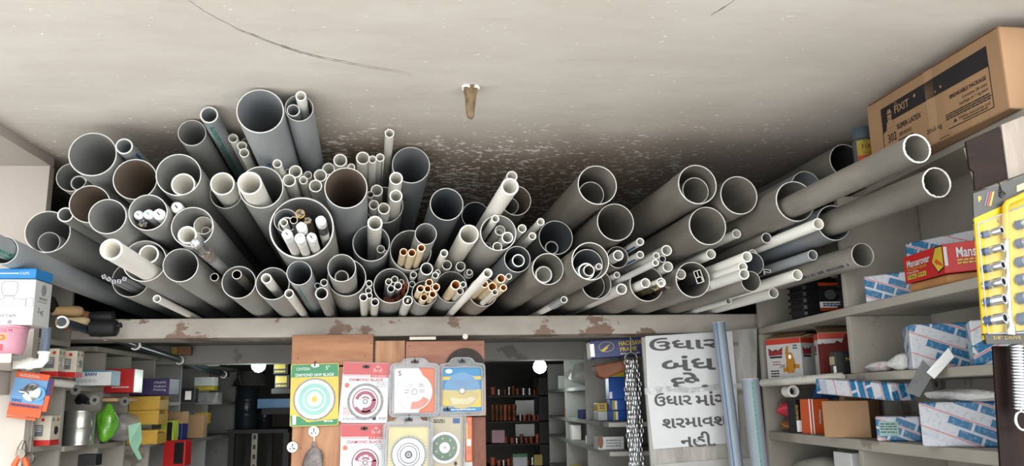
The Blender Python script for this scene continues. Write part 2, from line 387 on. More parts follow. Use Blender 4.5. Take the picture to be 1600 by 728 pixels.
GROUPS = ['wide grey pipes on the loft', 'narrow grey pipes sleeved in wider ones', 'slim grey pipes on the loft', 'thick white pipes on the loft', 'capped white tubes on the loft', 'dark wrapped bundles on the loft', 'thin white pipes on the loft', 'foil wrapped tube on the loft', 'steel tubes on the loft', 'white pipes clumped above the stuffed pipe', 'upright row of white pipes', 'white pipes in the crowded grey pipe', 'three tan pipes together', 'thin pale pipes on the loft', 'five thin pale pipes stacked', 'bundle of six tan pipes', 'clear plastic pipe', 'tan pipes near the long white one', 'pipes in the grey pipe of six', 'aluminium channels in one pipe', 'window profiles on the loft', 'terracotta rods in one pipe']
PIPES = """
g1|G|-0.9018 2.1564 0.6448 59.01|0|wide empty grey pipe, topmost one beside the pale wall partition
g2|G|-1.0214 2.3219 0.6273 40.74|0|grey pipe tucked behind the topmost wide pipe by the partition corner
g2n|G|-1.0204 2.3661 0.6225 21.64|1|thin grey pipe inside the pipe tucked at the partition corner
g3|B|-0.8228 2.1517 0.6653 21.40|2|small blue-grey pipe poking out beside the topmost wide pipe by the partition
g4|G|-0.7970 2.1735 0.5829 55.16|0|wide grey pipe with a brown-stained bore under the small blue-grey pipe
g5|G|-0.9172 2.2009 0.5227 50.95|0|brown-bored grey pipe half covered by the empty dark pipe beside it
g5b|G|-0.9874 2.2278 0.4998 19.87|2|small grey pipe barely showing behind the brown-bored pipe by the partition
g6|G|-0.8295 2.0990 0.4669 44.92|0|empty dark-bored grey pipe next to the pipe of three capped tubes
g7|G|-1.0694 2.3169 0.4723 58.66|0|big grey pipe jutting out over the partition with a short pipe inside
g7n|G|-1.0736 2.3391 0.4475 28.64|1|short grey pipe lying inside the big pipe jutting over the partition
g8|B|-1.0206 2.0022 0.3644 33.20|0|lowest grey pipe with a socket end, crossing above the white fixture carton
g8n|B|-1.0095 1.8981 0.3693 24.50|1|grey pipe with green print sleeved into the socket above the fixture carton
g9|G|-0.6494 2.1386 0.6996 35.39|0|mid-size empty grey pipe rising near the ceiling beside a thinner blue-grey one
g10|B|-0.5794 2.0361 0.7131 21.86|2|tall thin blue-grey pipe with green print, beside the mid-size pipe near the ceiling
g11|G|-0.6755 2.1348 0.5852 56.24|0|wide grey pipe with one thick white pipe sunk low in its bore
w11|W|-0.6722 2.1658 0.5677 30.13|3|thick white pipe sunk low in the bore of a wide grey pipe
g12|G|-0.7397 2.1195 0.4820 47.10|0|grey pipe holding three paper-capped white tubes and a dark bundle
k12a|K|-0.7715 2.1421 0.4813 12.91|4|smallest paper-capped white tube of three, above the dark bundle
k12b|K|-0.7431 2.1313 0.4810 13.72|4|middle one of three paper-capped white tubes in a grey pipe
k12c|K|-0.7121 2.1147 0.4774 15.25|4|largest paper-capped white tube of the three in a grey pipe
s12d|N|-0.7600 2.1452 0.4591 11.38|5|black and gold wrapped bundle below three capped white tubes
k12e|K|-0.6852 2.1651 0.5073 15.71|4|lone capped white tube with a dark mark, wedged between wide grey pipes
g13|G|-0.6408 2.1614 0.4537 52.88|0|grey pipe holding two thick white pipes behind the foil-wrapped tip
w13a|W|-0.6517 2.1595 0.4315 23.32|3|thick white pipe directly behind the foil-wrapped tip
w13b|W|-0.6375 2.2448 0.4750 24.39|3|thick white pipe with a thinner pipe nested in its bore
w13c|W|-0.6540 2.3313 0.4770 12.44|6|thin white pipe nested in the bore of a thick white pipe
foil|F|-0.5840 2.0000 0.3799 16.68|7|long grey tube with a crumpled foil tip and brown tape bands
g14|G|-0.7816 2.2401 0.3781 55.60|0|wide grey pipe holding two thick white pipes, above the aluminium channels
w14|W|-0.7490 1.9316 0.3528 24.48|3|thick white pipe jutting far out above the aluminium channels
w15|W|-0.7857 2.2800 0.4032 25.60|3|thick white pipe set back in its grey pipe beside a far-jutting one
g15|G|-0.6793 2.2101 0.3615 44.69|0|empty wide grey pipe with black bore just below the foil-wrapped tip
g16|G|-0.9171 2.5252 0.3699 52.45|0|half-hidden grey pipe holding a clutch of aluminium channels
w17|W|-0.7799 2.3496 0.2914 10.42|6|lone thin white pipe lying low between grey pipes over the beam by the hammers
g18|G|-0.5543 2.3168 0.3310 45.32|0|grey pipe half behind the lower length of the foil-wrapped tube
s18a|S|-0.6155 2.2999 0.3429 11.23|8|thin dark steel tube lying just under the foil-wrapped tube
s18b|S|-0.5353 2.2129 0.3365 12.52|8|thin steel tube poking from the pipe behind the foil-wrapped tube
g20|B|-0.4268 1.9105 0.6803 54.70|0|widest empty blue-grey pipe under the ceiling, with a blue printed mark
g21|B|-0.3429 1.9446 0.7012 33.77|0|tall grey pipe under the ceiling with a white pipe poking out
w21|W|-0.3334 1.9081 0.7181 12.38|6|white pipe poking highest of all out of a tall grey pipe
g21n|B|-0.3580 1.9527 0.6980 15.72|1|short grey pipe inside the tall pipe, next to the highest white pipe
w22|W|-0.5588 2.1966 0.7044 12.69|6|thin white pipe, highest in the small cluster beside the widest ceiling pipe
w23|W|-0.5390 2.2153 0.6891 12.78|6|thin white pipe, middle of the small cluster beside the widest ceiling pipe
w24|W|-0.5276 2.1959 0.6638 12.64|6|thin white pipe, lowest in the small cluster beside the widest ceiling pipe
w24b|W|-0.5489 2.2891 0.7250 9.97|6|cream pipe half hidden at the back of the small cluster by the ceiling pipe
w25|W|-0.5757 2.1781 0.5733 31.30|3|thick white pipe filling a dark grey pipe, beside another thick white one
g25|G|-0.5891 2.2697 0.5691 42.24|0|dark grey pipe mostly hidden by the thick white pipe in it
g26|G|-0.4598 2.1060 0.5457 55.76|0|wide grey pipe half filled by one thick white pipe, above the stuffed pipe
w26|W|-0.4652 2.0045 0.5295 28.95|3|thick white pipe leaning out of a wide half-empty grey pipe
w27|W|-0.4269 2.1319 0.6157 11.78|6|lone narrow white pipe in front of the widest ceiling pipe's body
c1|W|-0.3951 2.2196 0.6192 17.50|9|white pipe at the back of the clump above the bundle-stuffed pipe
c1b|W|-0.4216 2.2509 0.6279 7.09|9|sliver of thin white pipe behind the clump above the bundle-stuffed pipe
c2|W|-0.4051 2.1892 0.5860 17.19|9|white pipe at the clump's front beside the wide half-empty grey pipe
c3|W|-0.3737 2.2227 0.5959 11.03|9|thinnest white pipe at the front middle of the clump
c4|W|-0.3755 2.3046 0.6328 11.46|9|thin white pipe just behind the thinnest one in the clump
c5|W|-0.3437 2.2421 0.5850 17.65|9|white pipe in the clump's front that touches the brown-bored wide pipe's flank
c6|W|-0.3378 2.2839 0.6260 18.06|9|white pipe lowest of three climbing in a row behind the brown-bored pipe
c7|W|-0.3237 2.3429 0.6619 18.04|9|white pipe second of three climbing in a row behind the brown-bored pipe
c8|W|-0.2882 2.3172 0.6803 19.22|9|white pipe topmost of three climbing in a row behind the brown-bored pipe
c9|W|-0.2545 2.3000 0.6557 10.45|9|dull thin cream pipe peeking over the brown-bored pipe's rim
g28|B|-0.2465 2.1148 0.5471 55.10|0|wide blue-grey pipe with brown-tinted bore beside the bundle-stuffed pipe
d1|W|-0.2247 2.3188 0.6880 19.13|10|thickest white pipe of the four standing in a row under the sooty ceiling
d2|W|-0.1939 2.2809 0.6731 11.34|10|thin white pipe next to the thickest of the four in a row
d3|W|-0.1742 2.3000 0.6846 12.01|10|thin white pipe with a dark seam, third of the four in a row
d4|W|-0.1420 2.1961 0.7225 12.48|10|tallest slim white pipe of the four in a row, rim frayed
g29|B|-0.0888 2.3565 0.6793 55.44|0|big blue-grey pipe with black bore against the flaking sooty ceiling
d5|W|-0.1262 2.2588 0.6120 18.46|11|white pipe rising highest out of the crowded grey pipe
d6|W|-0.1289 2.3096 0.5746 18.21|11|white pipe second highest in the crowded grey pipe, below the highest
d7|W|-0.1913 2.4165 0.6176 17.76|11|white pipe behind a tiny grey one in the crowded grey pipe
d8|G|-0.2065 2.3778 0.5955 10.14|11|tiny grey pipe against the white pipes in the crowded grey pipe
d9|W|-0.1988 2.4089 0.5717 14.57|11|smallest white pipe in the crowded grey pipe, beside the brown-bored pipe
d10|W|-0.1680 2.3928 0.5572 17.42|11|white pipe lowest and central in the crowded grey pipe
g30|G|-0.1741 2.4947 0.5922 57.69|0|wide grey pipe crowded with several white pipes
g80|G|-0.3630 2.1591 0.4508 82.24|0|widest pipe of all, stuffed with wrapped bundles and capped tubes
b80a|B|-0.4030 2.1528 0.4691 30.83|1|dark blue-grey pipe holding another ring inside the stuffed widest pipe
b80b|B|-0.4070 2.1860 0.4635 22.05|1|blue-grey pipe ringed by another inside the stuffed widest pipe
t80|W|-0.4016 2.1187 0.4561 9.80|6|short tan-white pipe end before the nested rings in the stuffed pipe
s80a|S|-0.3591 2.0186 0.4403 9.39|8|dark steel tube beside the nested rings in the stuffed pipe
n80b|N|-0.3446 2.0200 0.4566 11.47|5|gold-rimmed dark bundle highest in the stuffed widest pipe
n80c|N|-0.3255 2.0200 0.4391 9.88|5|dull gold dark bundle between capped tubes in the stuffed widest pipe
k80d|K|-0.2890 1.9800 0.4320 13.10|4|torn-tipped capped white tube standing highest in the stuffed widest pipe
k80e|K|-0.3341 1.9797 0.4168 13.03|4|capped white tube in the centre of the stuffed widest pipe
k80f|K|-0.3602 1.9402 0.3911 12.71|4|capped white tube below the tan-white pipe end in the stuffed pipe
k80g|K|-0.3373 1.9846 0.3887 12.23|4|paper-wrapped tube low in the stuffed pipe between two capped ones
k80h|K|-0.3165 2.0222 0.3994 13.25|4|capped white tube low in the stuffed pipe under the torn-tipped one
g31|B|-0.2053 2.4202 0.4594 54.55|0|grey pipe with one white pipe jutting tall and a thin one beside
w31|W|-0.1818 2.2500 0.4829 20.27|6|white pipe jutting tall from a grey pipe below the crowded one
w32|W|-0.1833 2.5022 0.4566 12.05|6|thin white pipe beside the tall jutting one in the same grey pipe
w32b|W|-0.1683 2.4837 0.4450 4.82|6|hair-thin white tube by the rim next to a thin white pipe
g33|G|-0.0923 2.4747 0.4476 62.71|0|black-bored grey pipe holding three tan pipes
g34|G|-0.0421 2.2114 0.4450 29.49|0|grey pipe rising from the black-bored one behind three tan pipes
y1|Y|-0.1055 2.3000 0.4113 10.75|12|shortest tan pipe of three, standing a little apart
y2|Y|-0.0810 2.2609 0.4020 11.09|12|middle tan pipe of the three in a black-bored pipe
y3|Y|-0.0542 2.2080 0.4060 10.69|12|tallest tan pipe of the three, against a grey pipe
g35|G|-0.0429 2.3840 0.3769 18.46|2|small grey pipe with dark bore under the three tan pipes
s1|L|-0.0835 2.4790 0.3743 10.35|13|thin pale pipe, upper of two beside the terracotta rods
s2|L|-0.0893 2.5301 0.3534 9.73|13|thin pale pipe, lower of two beside the terracotta rods
g36|G|-0.1508 2.5028 0.3449 53.42|0|grey pipe lined with thin terracotta rods around pale pipes
e1|W|-0.1580 2.4963 0.3560 10.16|13|pale pipe above the dark-bored one in the terracotta-lined pipe
e2|L|-0.1420 2.5251 0.3672 10.69|13|topmost pale pipe in the terracotta-lined pipe
e3|B|-0.1492 2.4656 0.3306 10.95|13|dark-bored small pipe in the terracotta-lined pipe
e4|L|-0.1304 2.5026 0.3445 11.92|13|largest pale pipe in the terracotta-lined pipe
e5|L|-0.1226 2.5459 0.3623 8.43|13|smallest pale pipe in the terracotta-lined pipe, next to the rods
g37|B|-0.3696 2.1827 0.3356 32.22|2|slim blue-grey pipe standing just below the bundle-stuffed pipe
g38|G|-0.4624 2.3130 0.3265 45.43|0|grey pipe with a single white pipe angled out, below the stuffed pipe
w38|W|-0.4533 2.1840 0.3217 13.21|6|single white pipe angled out of a grey pipe below the stuffed pipe
w39|W|-0.4110 2.2804 0.2944 12.05|6|thin cream pipe standing alone in front of the slim blue-grey pipe
g41|G|-0.2753 2.4344 0.3600 55.76|0|wide grey pipe sleeving a light-rimmed pipe just over the beam
g40|G|-0.2632 2.2049 0.3520 37.22|0|light-rimmed pipe sleeved in a wider one, pale pipe deep in its bore
w40|L|-0.2816 2.3644 0.3509 19.89|13|pale pipe sunk deep in the light-rimmed sleeved pipe
sm1|L|-0.3215 2.2997 0.3269 9.98|13|small thick-rimmed pale pipe beside the light-rimmed sleeved pipe
sm2|G|-0.3429 2.3262 0.3218 8.29|2|small dark pipe wedged beside the thick-rimmed pale one
g42|G|-0.3292 2.3132 0.2985 17.46|2|small grey pipe with black bore standing beside the sleeved pair
t1|L|-0.2124 2.4518 0.3455 9.39|14|thin pale pipe, uppermost of five stacked beside the terracotta-lined pipe
t2|L|-0.2149 2.4654 0.3259 9.41|14|thin pale pipe, second down of five beside the terracotta-lined pipe
t3|L|-0.2091 2.4317 0.3070 8.89|14|thin pale pipe, third down of five, beside a longer one
t4|L|-0.2190 2.3577 0.2925 11.49|14|longer thin pale pipe of five, beside the sleeved pair
t5|L|-0.1963 2.4762 0.2930 12.02|14|lowest thin pale pipe of five, just over the beam
g43|L|-0.0996 2.4688 0.2955 14.53|13|short pale pipe with a scrap in its bore, beside the six tan pipes
g44|G|-0.0503 2.4830 0.3193 38.34|0|grey pipe packed with six tan pipes
y44a|Y|-0.0588 2.3438 0.3138 10.46|15|tan pipe in the bundle of six packed in one grey pipe
y44b|Y|-0.0353 2.3835 0.3372 10.49|15|tan pipe in the bundle of six packed in one grey pipe
y44c|Y|-0.0393 2.3644 0.3165 10.18|15|tan pipe in the bundle of six packed in one grey pipe
y44d|Y|-0.0503 2.3997 0.2964 10.65|15|tan pipe in the bundle of six packed in one grey pipe
y44e|Y|-0.0251 2.3580 0.3000 10.47|15|tan pipe in the bundle of six packed in one grey pipe
y44f|Y|-0.0158 2.3570 0.3202 10.91|15|tan pipe in the bundle of six packed in one grey pipe
h1|W|0.0071 2.3000 0.4081 10.81|6|slim white pipe angled up beside the thick white pipe, above small pale ones
h2|L|0.0161 2.5358 0.4128 15.22|13|pale pipe, one nearer the three tan pipes of two equal ones
h3|L|0.0585 2.5443 0.4097 15.29|13|pale pipe, one nearer the clear pipe of two equal ones
h4|L|-0.0179 2.4018 0.3610 9.69|13|small pale pipe in front of an even smaller one above the six tan
h5|L|-0.0115 2.4482 0.3765 8.17|13|tiny pale pipe half behind a small one above the six tan
h6|C|0.0833 2.5582 0.3887 14.95|16|clear plastic pipe with a thinner pipe inside
h7|L|0.0854 2.5165 0.3868 9.03|13|thin pale pipe inside the clear plastic pipe
g45|G|0.0300 2.5710 0.3494 49.61|0|grey pipe holding one fat tan pipe and two thin pale ones
y45a|Y|0.0394 2.3174 0.3205 13.64|17|fat tan pipe alone with two thin pale ones in a grey pipe
l45b|L|0.0630 2.4149 0.3353 8.81|13|thin pale pipe behind the fat tan pipe
l45c|L|0.0543 2.4290 0.3169 10.31|13|thin pale pipe below the fat tan pipe
w46|W|0.1069 1.9113 0.2918 10.77|6|long white pipe slanting across between two bunches of tan pipes
g47|G|0.1266 2.5173 0.3257 44.66|0|brown-dusted grey pipe holding tan pipes beside the long white one
y47a|Y|0.1649 2.2886 0.3338 12.53|17|tan pipe topmost in the brown-dusted grey pipe
y47b|Y|0.1428 2.3218 0.3155 12.64|17|fat tan pipe in the middle of the brown-dusted grey pipe
y47c|Y|0.1185 2.2747 0.3165 10.28|17|tan pipe half behind the long white pipe's tip
y47d|Y|0.1676 2.2342 0.3009 9.24|17|small tan pipe at the outer edge of the brown-dusted grey pipe
y47e|L|0.1465 2.2710 0.2936 8.46|13|small pale pipe lowest in the brown-dusted grey pipe
h8|L|0.1913 2.3433 0.3477 9.00|13|lone small pale pipe next to the topmost tan pipe
g48|D|0.0144 2.3000 0.5486 47.69|0|black-bored pipe with thin bright rim close under the flaking ceiling
g49|D|0.1116 2.6790 0.6009 46.52|0|dark pipe half hidden behind the long thick white pipe
w50|W|0.1727 2.0350 0.5317 22.15|3|long thick white pipe slanting up towards the flaking ceiling
w51|W|0.2102 2.4038 0.6596 16.63|3|white pipe just behind the tip of the long thick white one
g52|G|0.2255 2.4535 0.5978 47.42|0|brown-bored pipe behind the tip of the long thick white pipe
g52n|G|0.2108 2.4862 0.5881 26.01|1|dark pipe nested in the brown-bored pipe behind the long white tip
g53|G|0.1572 2.2603 0.4579 50.92|0|grey pipe filled with six thin white and pale pipes
w53a|W|0.1474 2.2276 0.4912 10.68|18|thin white pipe jutting highest from the pipe filled with six
w53b|W|0.1683 2.3457 0.4822 15.50|18|white pipe with another nested in it, centre of the pipe of six
w53c|W|0.1670 2.3692 0.4812 10.56|18|thin white pipe nested in the central white pipe of the six
w53d|L|0.1840 2.2793 0.4482 16.27|18|largest pale pipe in the grey pipe filled with six
w53e|L|0.1577 2.3130 0.4280 13.91|18|pale pipe lowest in the grey pipe filled with six
w53f|L|0.1390 2.4821 0.4619 10.59|18|smallest pale pipe by the rim in the pipe of six
h9|W|0.2279 2.3000 0.4784 12.14|6|thin white pipe poking out just beside the pipe filled with six
h10|W|0.2567 2.3000 0.4562 11.02|6|thin white pipe poking out lowest, next to the wide blue-black bore
h11|W|0.2814 2.3000 0.4979 10.72|6|thin white pipe above the wide blue-black bore, under the socketed pipe
w54|W|0.0764 2.2739 0.4565 27.90|3|thick white pipe slanting beside the grey pipe filled with six
g55|D|0.2133 2.3074 0.3915 37.87|0|dark pipe with a smaller dark pipe in it, below the pipe of six
g55n|D|0.2153 2.2997 0.3864 18.16|1|smaller dark pipe inside the dark pipe below the pipe of six
g57|G|0.2923 2.2507 0.3544 44.31|0|grey pipe with one cream pipe sunk in its bore, low over the beam
w57|W|0.2940 2.3636 0.3557 25.17|3|cream pipe sunk in the bore of a grey pipe low over the beam
g58|D|0.3463 2.4643 0.4846 53.30|0|wide pipe with blue-black bore and a small pipe deep inside
g58n|D|0.3524 2.6091 0.4797 21.85|1|small dark pipe deep inside the wide blue-black bore
g59|G|0.4275 2.1909 0.5783 55.85|0|dusty wide socket pipe with grey inner pipe, above the empty dusty one
g59n|G|0.4198 2.2457 0.5655 36.77|1|grey pipe inside the dusty socket pipe above the wide blue-black bore
g60|G|0.4961 2.2935 0.4958 55.03|0|empty dusty wide pipe just below a dusty socket pipe
g61|G|0.3962 2.1674 0.3618 51.88|0|bright-rimmed wide pipe with several pipes nested one in another
g61a|D|0.3957 2.2093 0.3594 43.22|1|dark pipe second outermost of the several nested ones
w61b|L|0.3935 2.2220 0.3432 22.91|1|pale pipe ring nested among several pipes
g61c|G|0.3971 2.2004 0.3418 15.75|1|innermost grey pipe of the several nested ones
l61d|L|0.4259 2.2042 0.3531 8.78|13|tiny pale pipe lying beside the innermost of the nested ones
g62|G|0.4678 2.4724 0.3430 46.77|0|grey pipe half hidden under the bright-rimmed nest of pipes
g62n|G|0.4623 2.5178 0.3436 40.80|1|dark pipe sleeved in the one half hidden under the nest
g63|G|0.5183 2.3884 0.4104 32.60|2|hidden grey pipe sleeving a small pale one beside the nest
l63|L|0.5104 2.3437 0.4080 15.63|13|small pale pipe in a hidden grey one, beside the bright-rimmed nest
i1|L|0.5668 2.3011 0.4400 11.19|13|slim pale pipe with blue stripe, upper of two striped ones
i2|L|0.5686 2.3159 0.4049 10.84|13|slim pale pipe with blue stripe, lower of two striped ones
i3|L|0.5249 2.4394 0.3654 9.53|13|tiny dark-bored pipe under the two blue-striped pipes
i4|L|0.5320 2.4160 0.3194 16.31|13|pale pipe lying low before the pipe of amber bundles
i5|L|0.3620 2.4354 0.2911 10.11|13|thin pipe with torn plastic wrap, lowest beside the cream-filled pipe
j1|L|0.6490 2.3240 0.4190 15.65|13|pale pipe above a trio of tiny dark-bored ones
j2|L|0.6109 2.2981 0.3991 9.66|13|upper of two tiny dark-bored pipes under a pale pipe
j3|L|0.5697 2.1535 0.3550 9.03|13|lower of two tiny dark-bored pipes under a pale pipe
j4|D|0.6368 2.3306 0.3948 10.36|13|dark bluish small pipe between the tiny dark-bored ones and a white pipe
j5|W|0.6647 2.3777 0.3794 15.92|6|white pipe just below the trio of tiny dark pipes
j6|W|0.7023 2.3774 0.3568 15.71|6|white pipe in front of the dark window profile
j7|W|0.5892 2.3516 0.3279 14.28|6|white pipe farthest down-slope in the pipe of amber bundles
j8|W|0.6252 2.3142 0.3237 13.54|6|white pipe with another nested, above the amber bundles
j8n|W|0.6260 2.3141 0.3220 8.34|6|thin white pipe nested in the white one above the amber bundles
g64|G|0.6084 2.4130 0.3342 53.17|0|half-hidden grey pipe holding white pipes and amber wrapped bundles
g65|G|0.7220 2.3252 0.3335 52.13|0|half-hidden grey pipe holding the dark window profile
j9|W|0.7716 2.3000 0.4035 14.45|6|white pipe ending just above the dark window profile
j10|W|0.8462 2.2857 0.4606 13.40|6|thin white pipe passing under the dusty socket pipe, tip beyond its rim
g76|G|0.6872 2.1218 0.5630 55.00|0|dusty socket pipe with an inner pipe, third wide one from the carton
g76n|G|0.6908 2.1529 0.5532 37.70|1|dusty grey pipe inside the socket pipe beside the empty dusty one
g77|G|0.8090 2.1461 0.5395 53.87|0|empty dusty wide pipe, second wide one from the carton
g78|G|0.7257 2.1755 0.4604 53.76|0|empty dusty wide pipe touching the underside of a socket pipe with inner pipe
j11|W|0.8260 2.1654 0.3723 14.72|6|white pipe in front of two half-hidden white rims over the small grey pipe
j12|W|0.8905 2.2883 0.4019 13.13|6|white pipe half hidden behind another white tip
j13|L|0.8040 2.1372 0.3206 14.26|13|pale pipe overlapping the rim of a small empty grey pipe
j13b|W|0.8155 2.1735 0.3453 13.31|6|white rim half hidden just above the pale pipe over the small grey one
g66|G|0.8427 2.1933 0.3093 28.35|2|small empty grey pipe half covered by a pale pipe
j14|G|0.8985 2.1994 0.4309 15.07|2|grey pipe with black bore poking out below the wide jutting-pipe socket
j15|W|0.9645 2.1688 0.3227 15.50|6|long pale pipe ending above the black jerry can
j16|L|0.9694 2.3531 0.2968 15.83|13|lowest pale pipe ending beside the black jerry can
j17|L|0.8844 2.4991 0.2910 10.04|13|thinnest low pale pipe just over the beam by the shelf post
g67|G|0.9241 2.0518 0.5001 54.59|0|wide socket pipe with a long grey pipe jutting from it
g68|B|1.0520 2.2551 0.5939 45.89|0|pale-bored grey pipe peeking over the wide socket
g69|G|1.1604 2.2206 0.6620 49.82|0|black-bored pipe behind the sealant bottle, highest on the carton's side
p1|G|0.9620 1.5478 0.4882 29.99|0|long rough-rimmed grey pipe jutting up in front of the cardboard carton
p2|G|1.0479 1.6296 0.4392 32.67|0|long rough-rimmed grey pipe jutting below the one before the carton
g70|D|1.0058 2.0176 0.4352 46.72|0|dark blue-grey pipe sleeving the lower rough-rimmed pipe
p3|G|1.0299 1.9328 0.3363 29.86|0|long grey pipe with dark printed text, ending above the blue-white parcels
j18|W|0.9473 1.9817 0.4245 14.98|6|white pipe ending beneath the wide socket beside the rough-rimmed pipes
j19|B|0.9788 2.0961 0.3644 14.26|2|small blue-grey pipe ending just above the long printed grey pipe
g74|D|0.8677 2.2340 0.3642 32.66|0|dark hidden pipe rim behind two white tips above the f-shaped profile
a1|A|-0.9391 2.3845 0.3587 7.06|19|thin aluminium channel in the clutch poking from a half-hidden pipe
a2|A|-0.9208 2.3736 0.3499 7.02|19|thin aluminium channel in the clutch poking from a half-hidden pipe
a3|A|-0.9078 2.3768 0.3430 7.03|19|thin aluminium channel in the clutch poking from a half-hidden pipe
a4|A|-0.8927 2.3739 0.3433 7.03|19|thin aluminium channel in the clutch poking from a half-hidden pipe
a5|A|-0.8802 2.3769 0.3510 7.05|19|thin aluminium channel in the clutch poking from a half-hidden pipe
r1|R|-0.1739 2.6095 0.3184 4.59|21|thin terracotta rod lining the bottom of the grey pipe of pale pipes
r2|R|-0.1644 2.6092 0.3141 4.58|21|thin terracotta rod lining the bottom of the grey pipe of pale pipes
r3|R|-0.1533 2.5893 0.3107 4.55|21|thin terracotta rod lining the bottom of the grey pipe of pale pipes
r4|R|-0.1482 2.6220 0.3168 4.61|21|thin terracotta rod lining the bottom of the grey pipe of pale pipes
r5|R|-0.1364 2.6085 0.3198 4.59|21|thin terracotta rod lining the bottom of the grey pipe of pale pipes
r6|R|-0.1298 2.6113 0.3284 4.60|21|thin terracotta rod lining the bottom of the grey pipe of pale pipes
r7|R|-0.1153 2.5581 0.3287 4.51|21|thin terracotta rod lining the bottom of the grey pipe of pale pipes
r8|R|-0.1167 2.5385 0.3380 4.48|21|thin terracotta rod lining the bottom of the grey pipe of pale pipes
r9|R|-0.1088 2.5272 0.3448 4.47|21|thin terracotta rod lining the bottom of the grey pipe of pale pipes
r10|R|-0.1089 2.5171 0.3544 4.46|21|thin terracotta rod lining the bottom of the grey pipe of pale pipes
n64a|N|0.6074 2.3116 0.3086 9.23|5|amber wrapped bundle low inside the half-hidden grey pipe
n64b|N|0.6477 2.3261 0.3153 10.25|5|black wrapped bundle between the nested white pipe and its neighbour
n64c|N|0.7029 2.4307 0.3311 9.75|5|black wrapped bundle beside the dark window profile
q65|Q|0.7428 2.3345 0.3436 22.62|20|dark rectangular window profile with pale edges
q66|E|0.9209 2.2808 0.3497 18.66|20|f-shaped pale-edged window profile by the small empty grey pipe
"""
# ------------------------------------------------------------------ pipes stacked on the loft
AX = math.atan(0.08548)                       # every pipe runs back into the loft along this heading
FM = Matrix(((1,0,0,0),(0,0,1,0),(0,1,0,0),(0,0,0,1)))   # profile plane x-y, extruded along local +Y
SOCKET = {'g8','g59','g76','g78','g67','g60','g77','g12'}
SHELL = {'G': ('pvc_grey','cut_grey','pvc_grey'), 'B': ('pvc_blue','cut_grey','pvc_blue'), 'D': ('pvc_dark','cut_grey','pvc_dark'),
         'W': ('pvc_white','cut_white','pvc_white'), 'L': ('pvc_pale','cut_white','pvc_pale'), 'Y': ('pvc_tan','cut_tan','tan_bore'),
         'R': ('terracotta','terracotta','terracotta'), 'S': ('steel','steel','black'), 'C': ('clear','clear','clear')}
NAME = {'Y': 'conduit_pipe', 'R': 'terracotta_rod', 'S': 'steel_tube', 'C': 'clear_pipe'}
CAT = {'K': 'capped tube', 'N': 'bundle', 'F': 'tube', 'A': 'channel', 'Q': 'profile', 'E': 'profile', 'S': 'tube', 'R': 'rod'}
rnd = random.Random(11)

def strip(parent, R, y0, y1, a0, a1, m, name='printed_lettering', cells=0, rows=1, tight=False):
    """print on a pipe wall between two angles; cells > 0 breaks it into letter-like blocks"""
    b = MB(); r = random.Random(int(y0*1e4) + cells)
    def quad(ya, yb, p, q):
        n = 4; vs = []
        for rr in (R + .0002, R + .0006):
            for i in range(n + 1):
                t = p + (q - p)*i/n
                for y in (ya, yb): vs.append((rr*math.cos(t), y, rr*math.sin(t)))
        k = 2*(n+1); fs = []
        for i in range(n):
            fs += [(2*i, 2*i+1, 2*i+3, 2*i+2), (k+2*i, k+2*i+2, k+2*i+3, k+2*i+1)]
        fs += [(0, 2*n, k+2*n, k), (1, k+1, k+2*n+1, 2*n+1), (0, k, k+1, 1), (2*n, 2*n+1, k+2*n+1, k+2*n)]
        b.add(vs, fs)
    if not cells: quad(y0, y1, a0, a1)
    else:
        for row in range(rows):
            p = a0 + (a1-a0)*row/rows; q = a0 + (a1-a0)*(row+.7)/rows; y = y0
            while y < y1:
                w = (y1-y0)/cells*(r.uniform(.8, .93) if tight else r.uniform(.35, .9))
                if tight or r.random() < .82: quad(y, y+w, p, q)
                y += (y1-y0)/cells
    return b.build(name, m, parent)

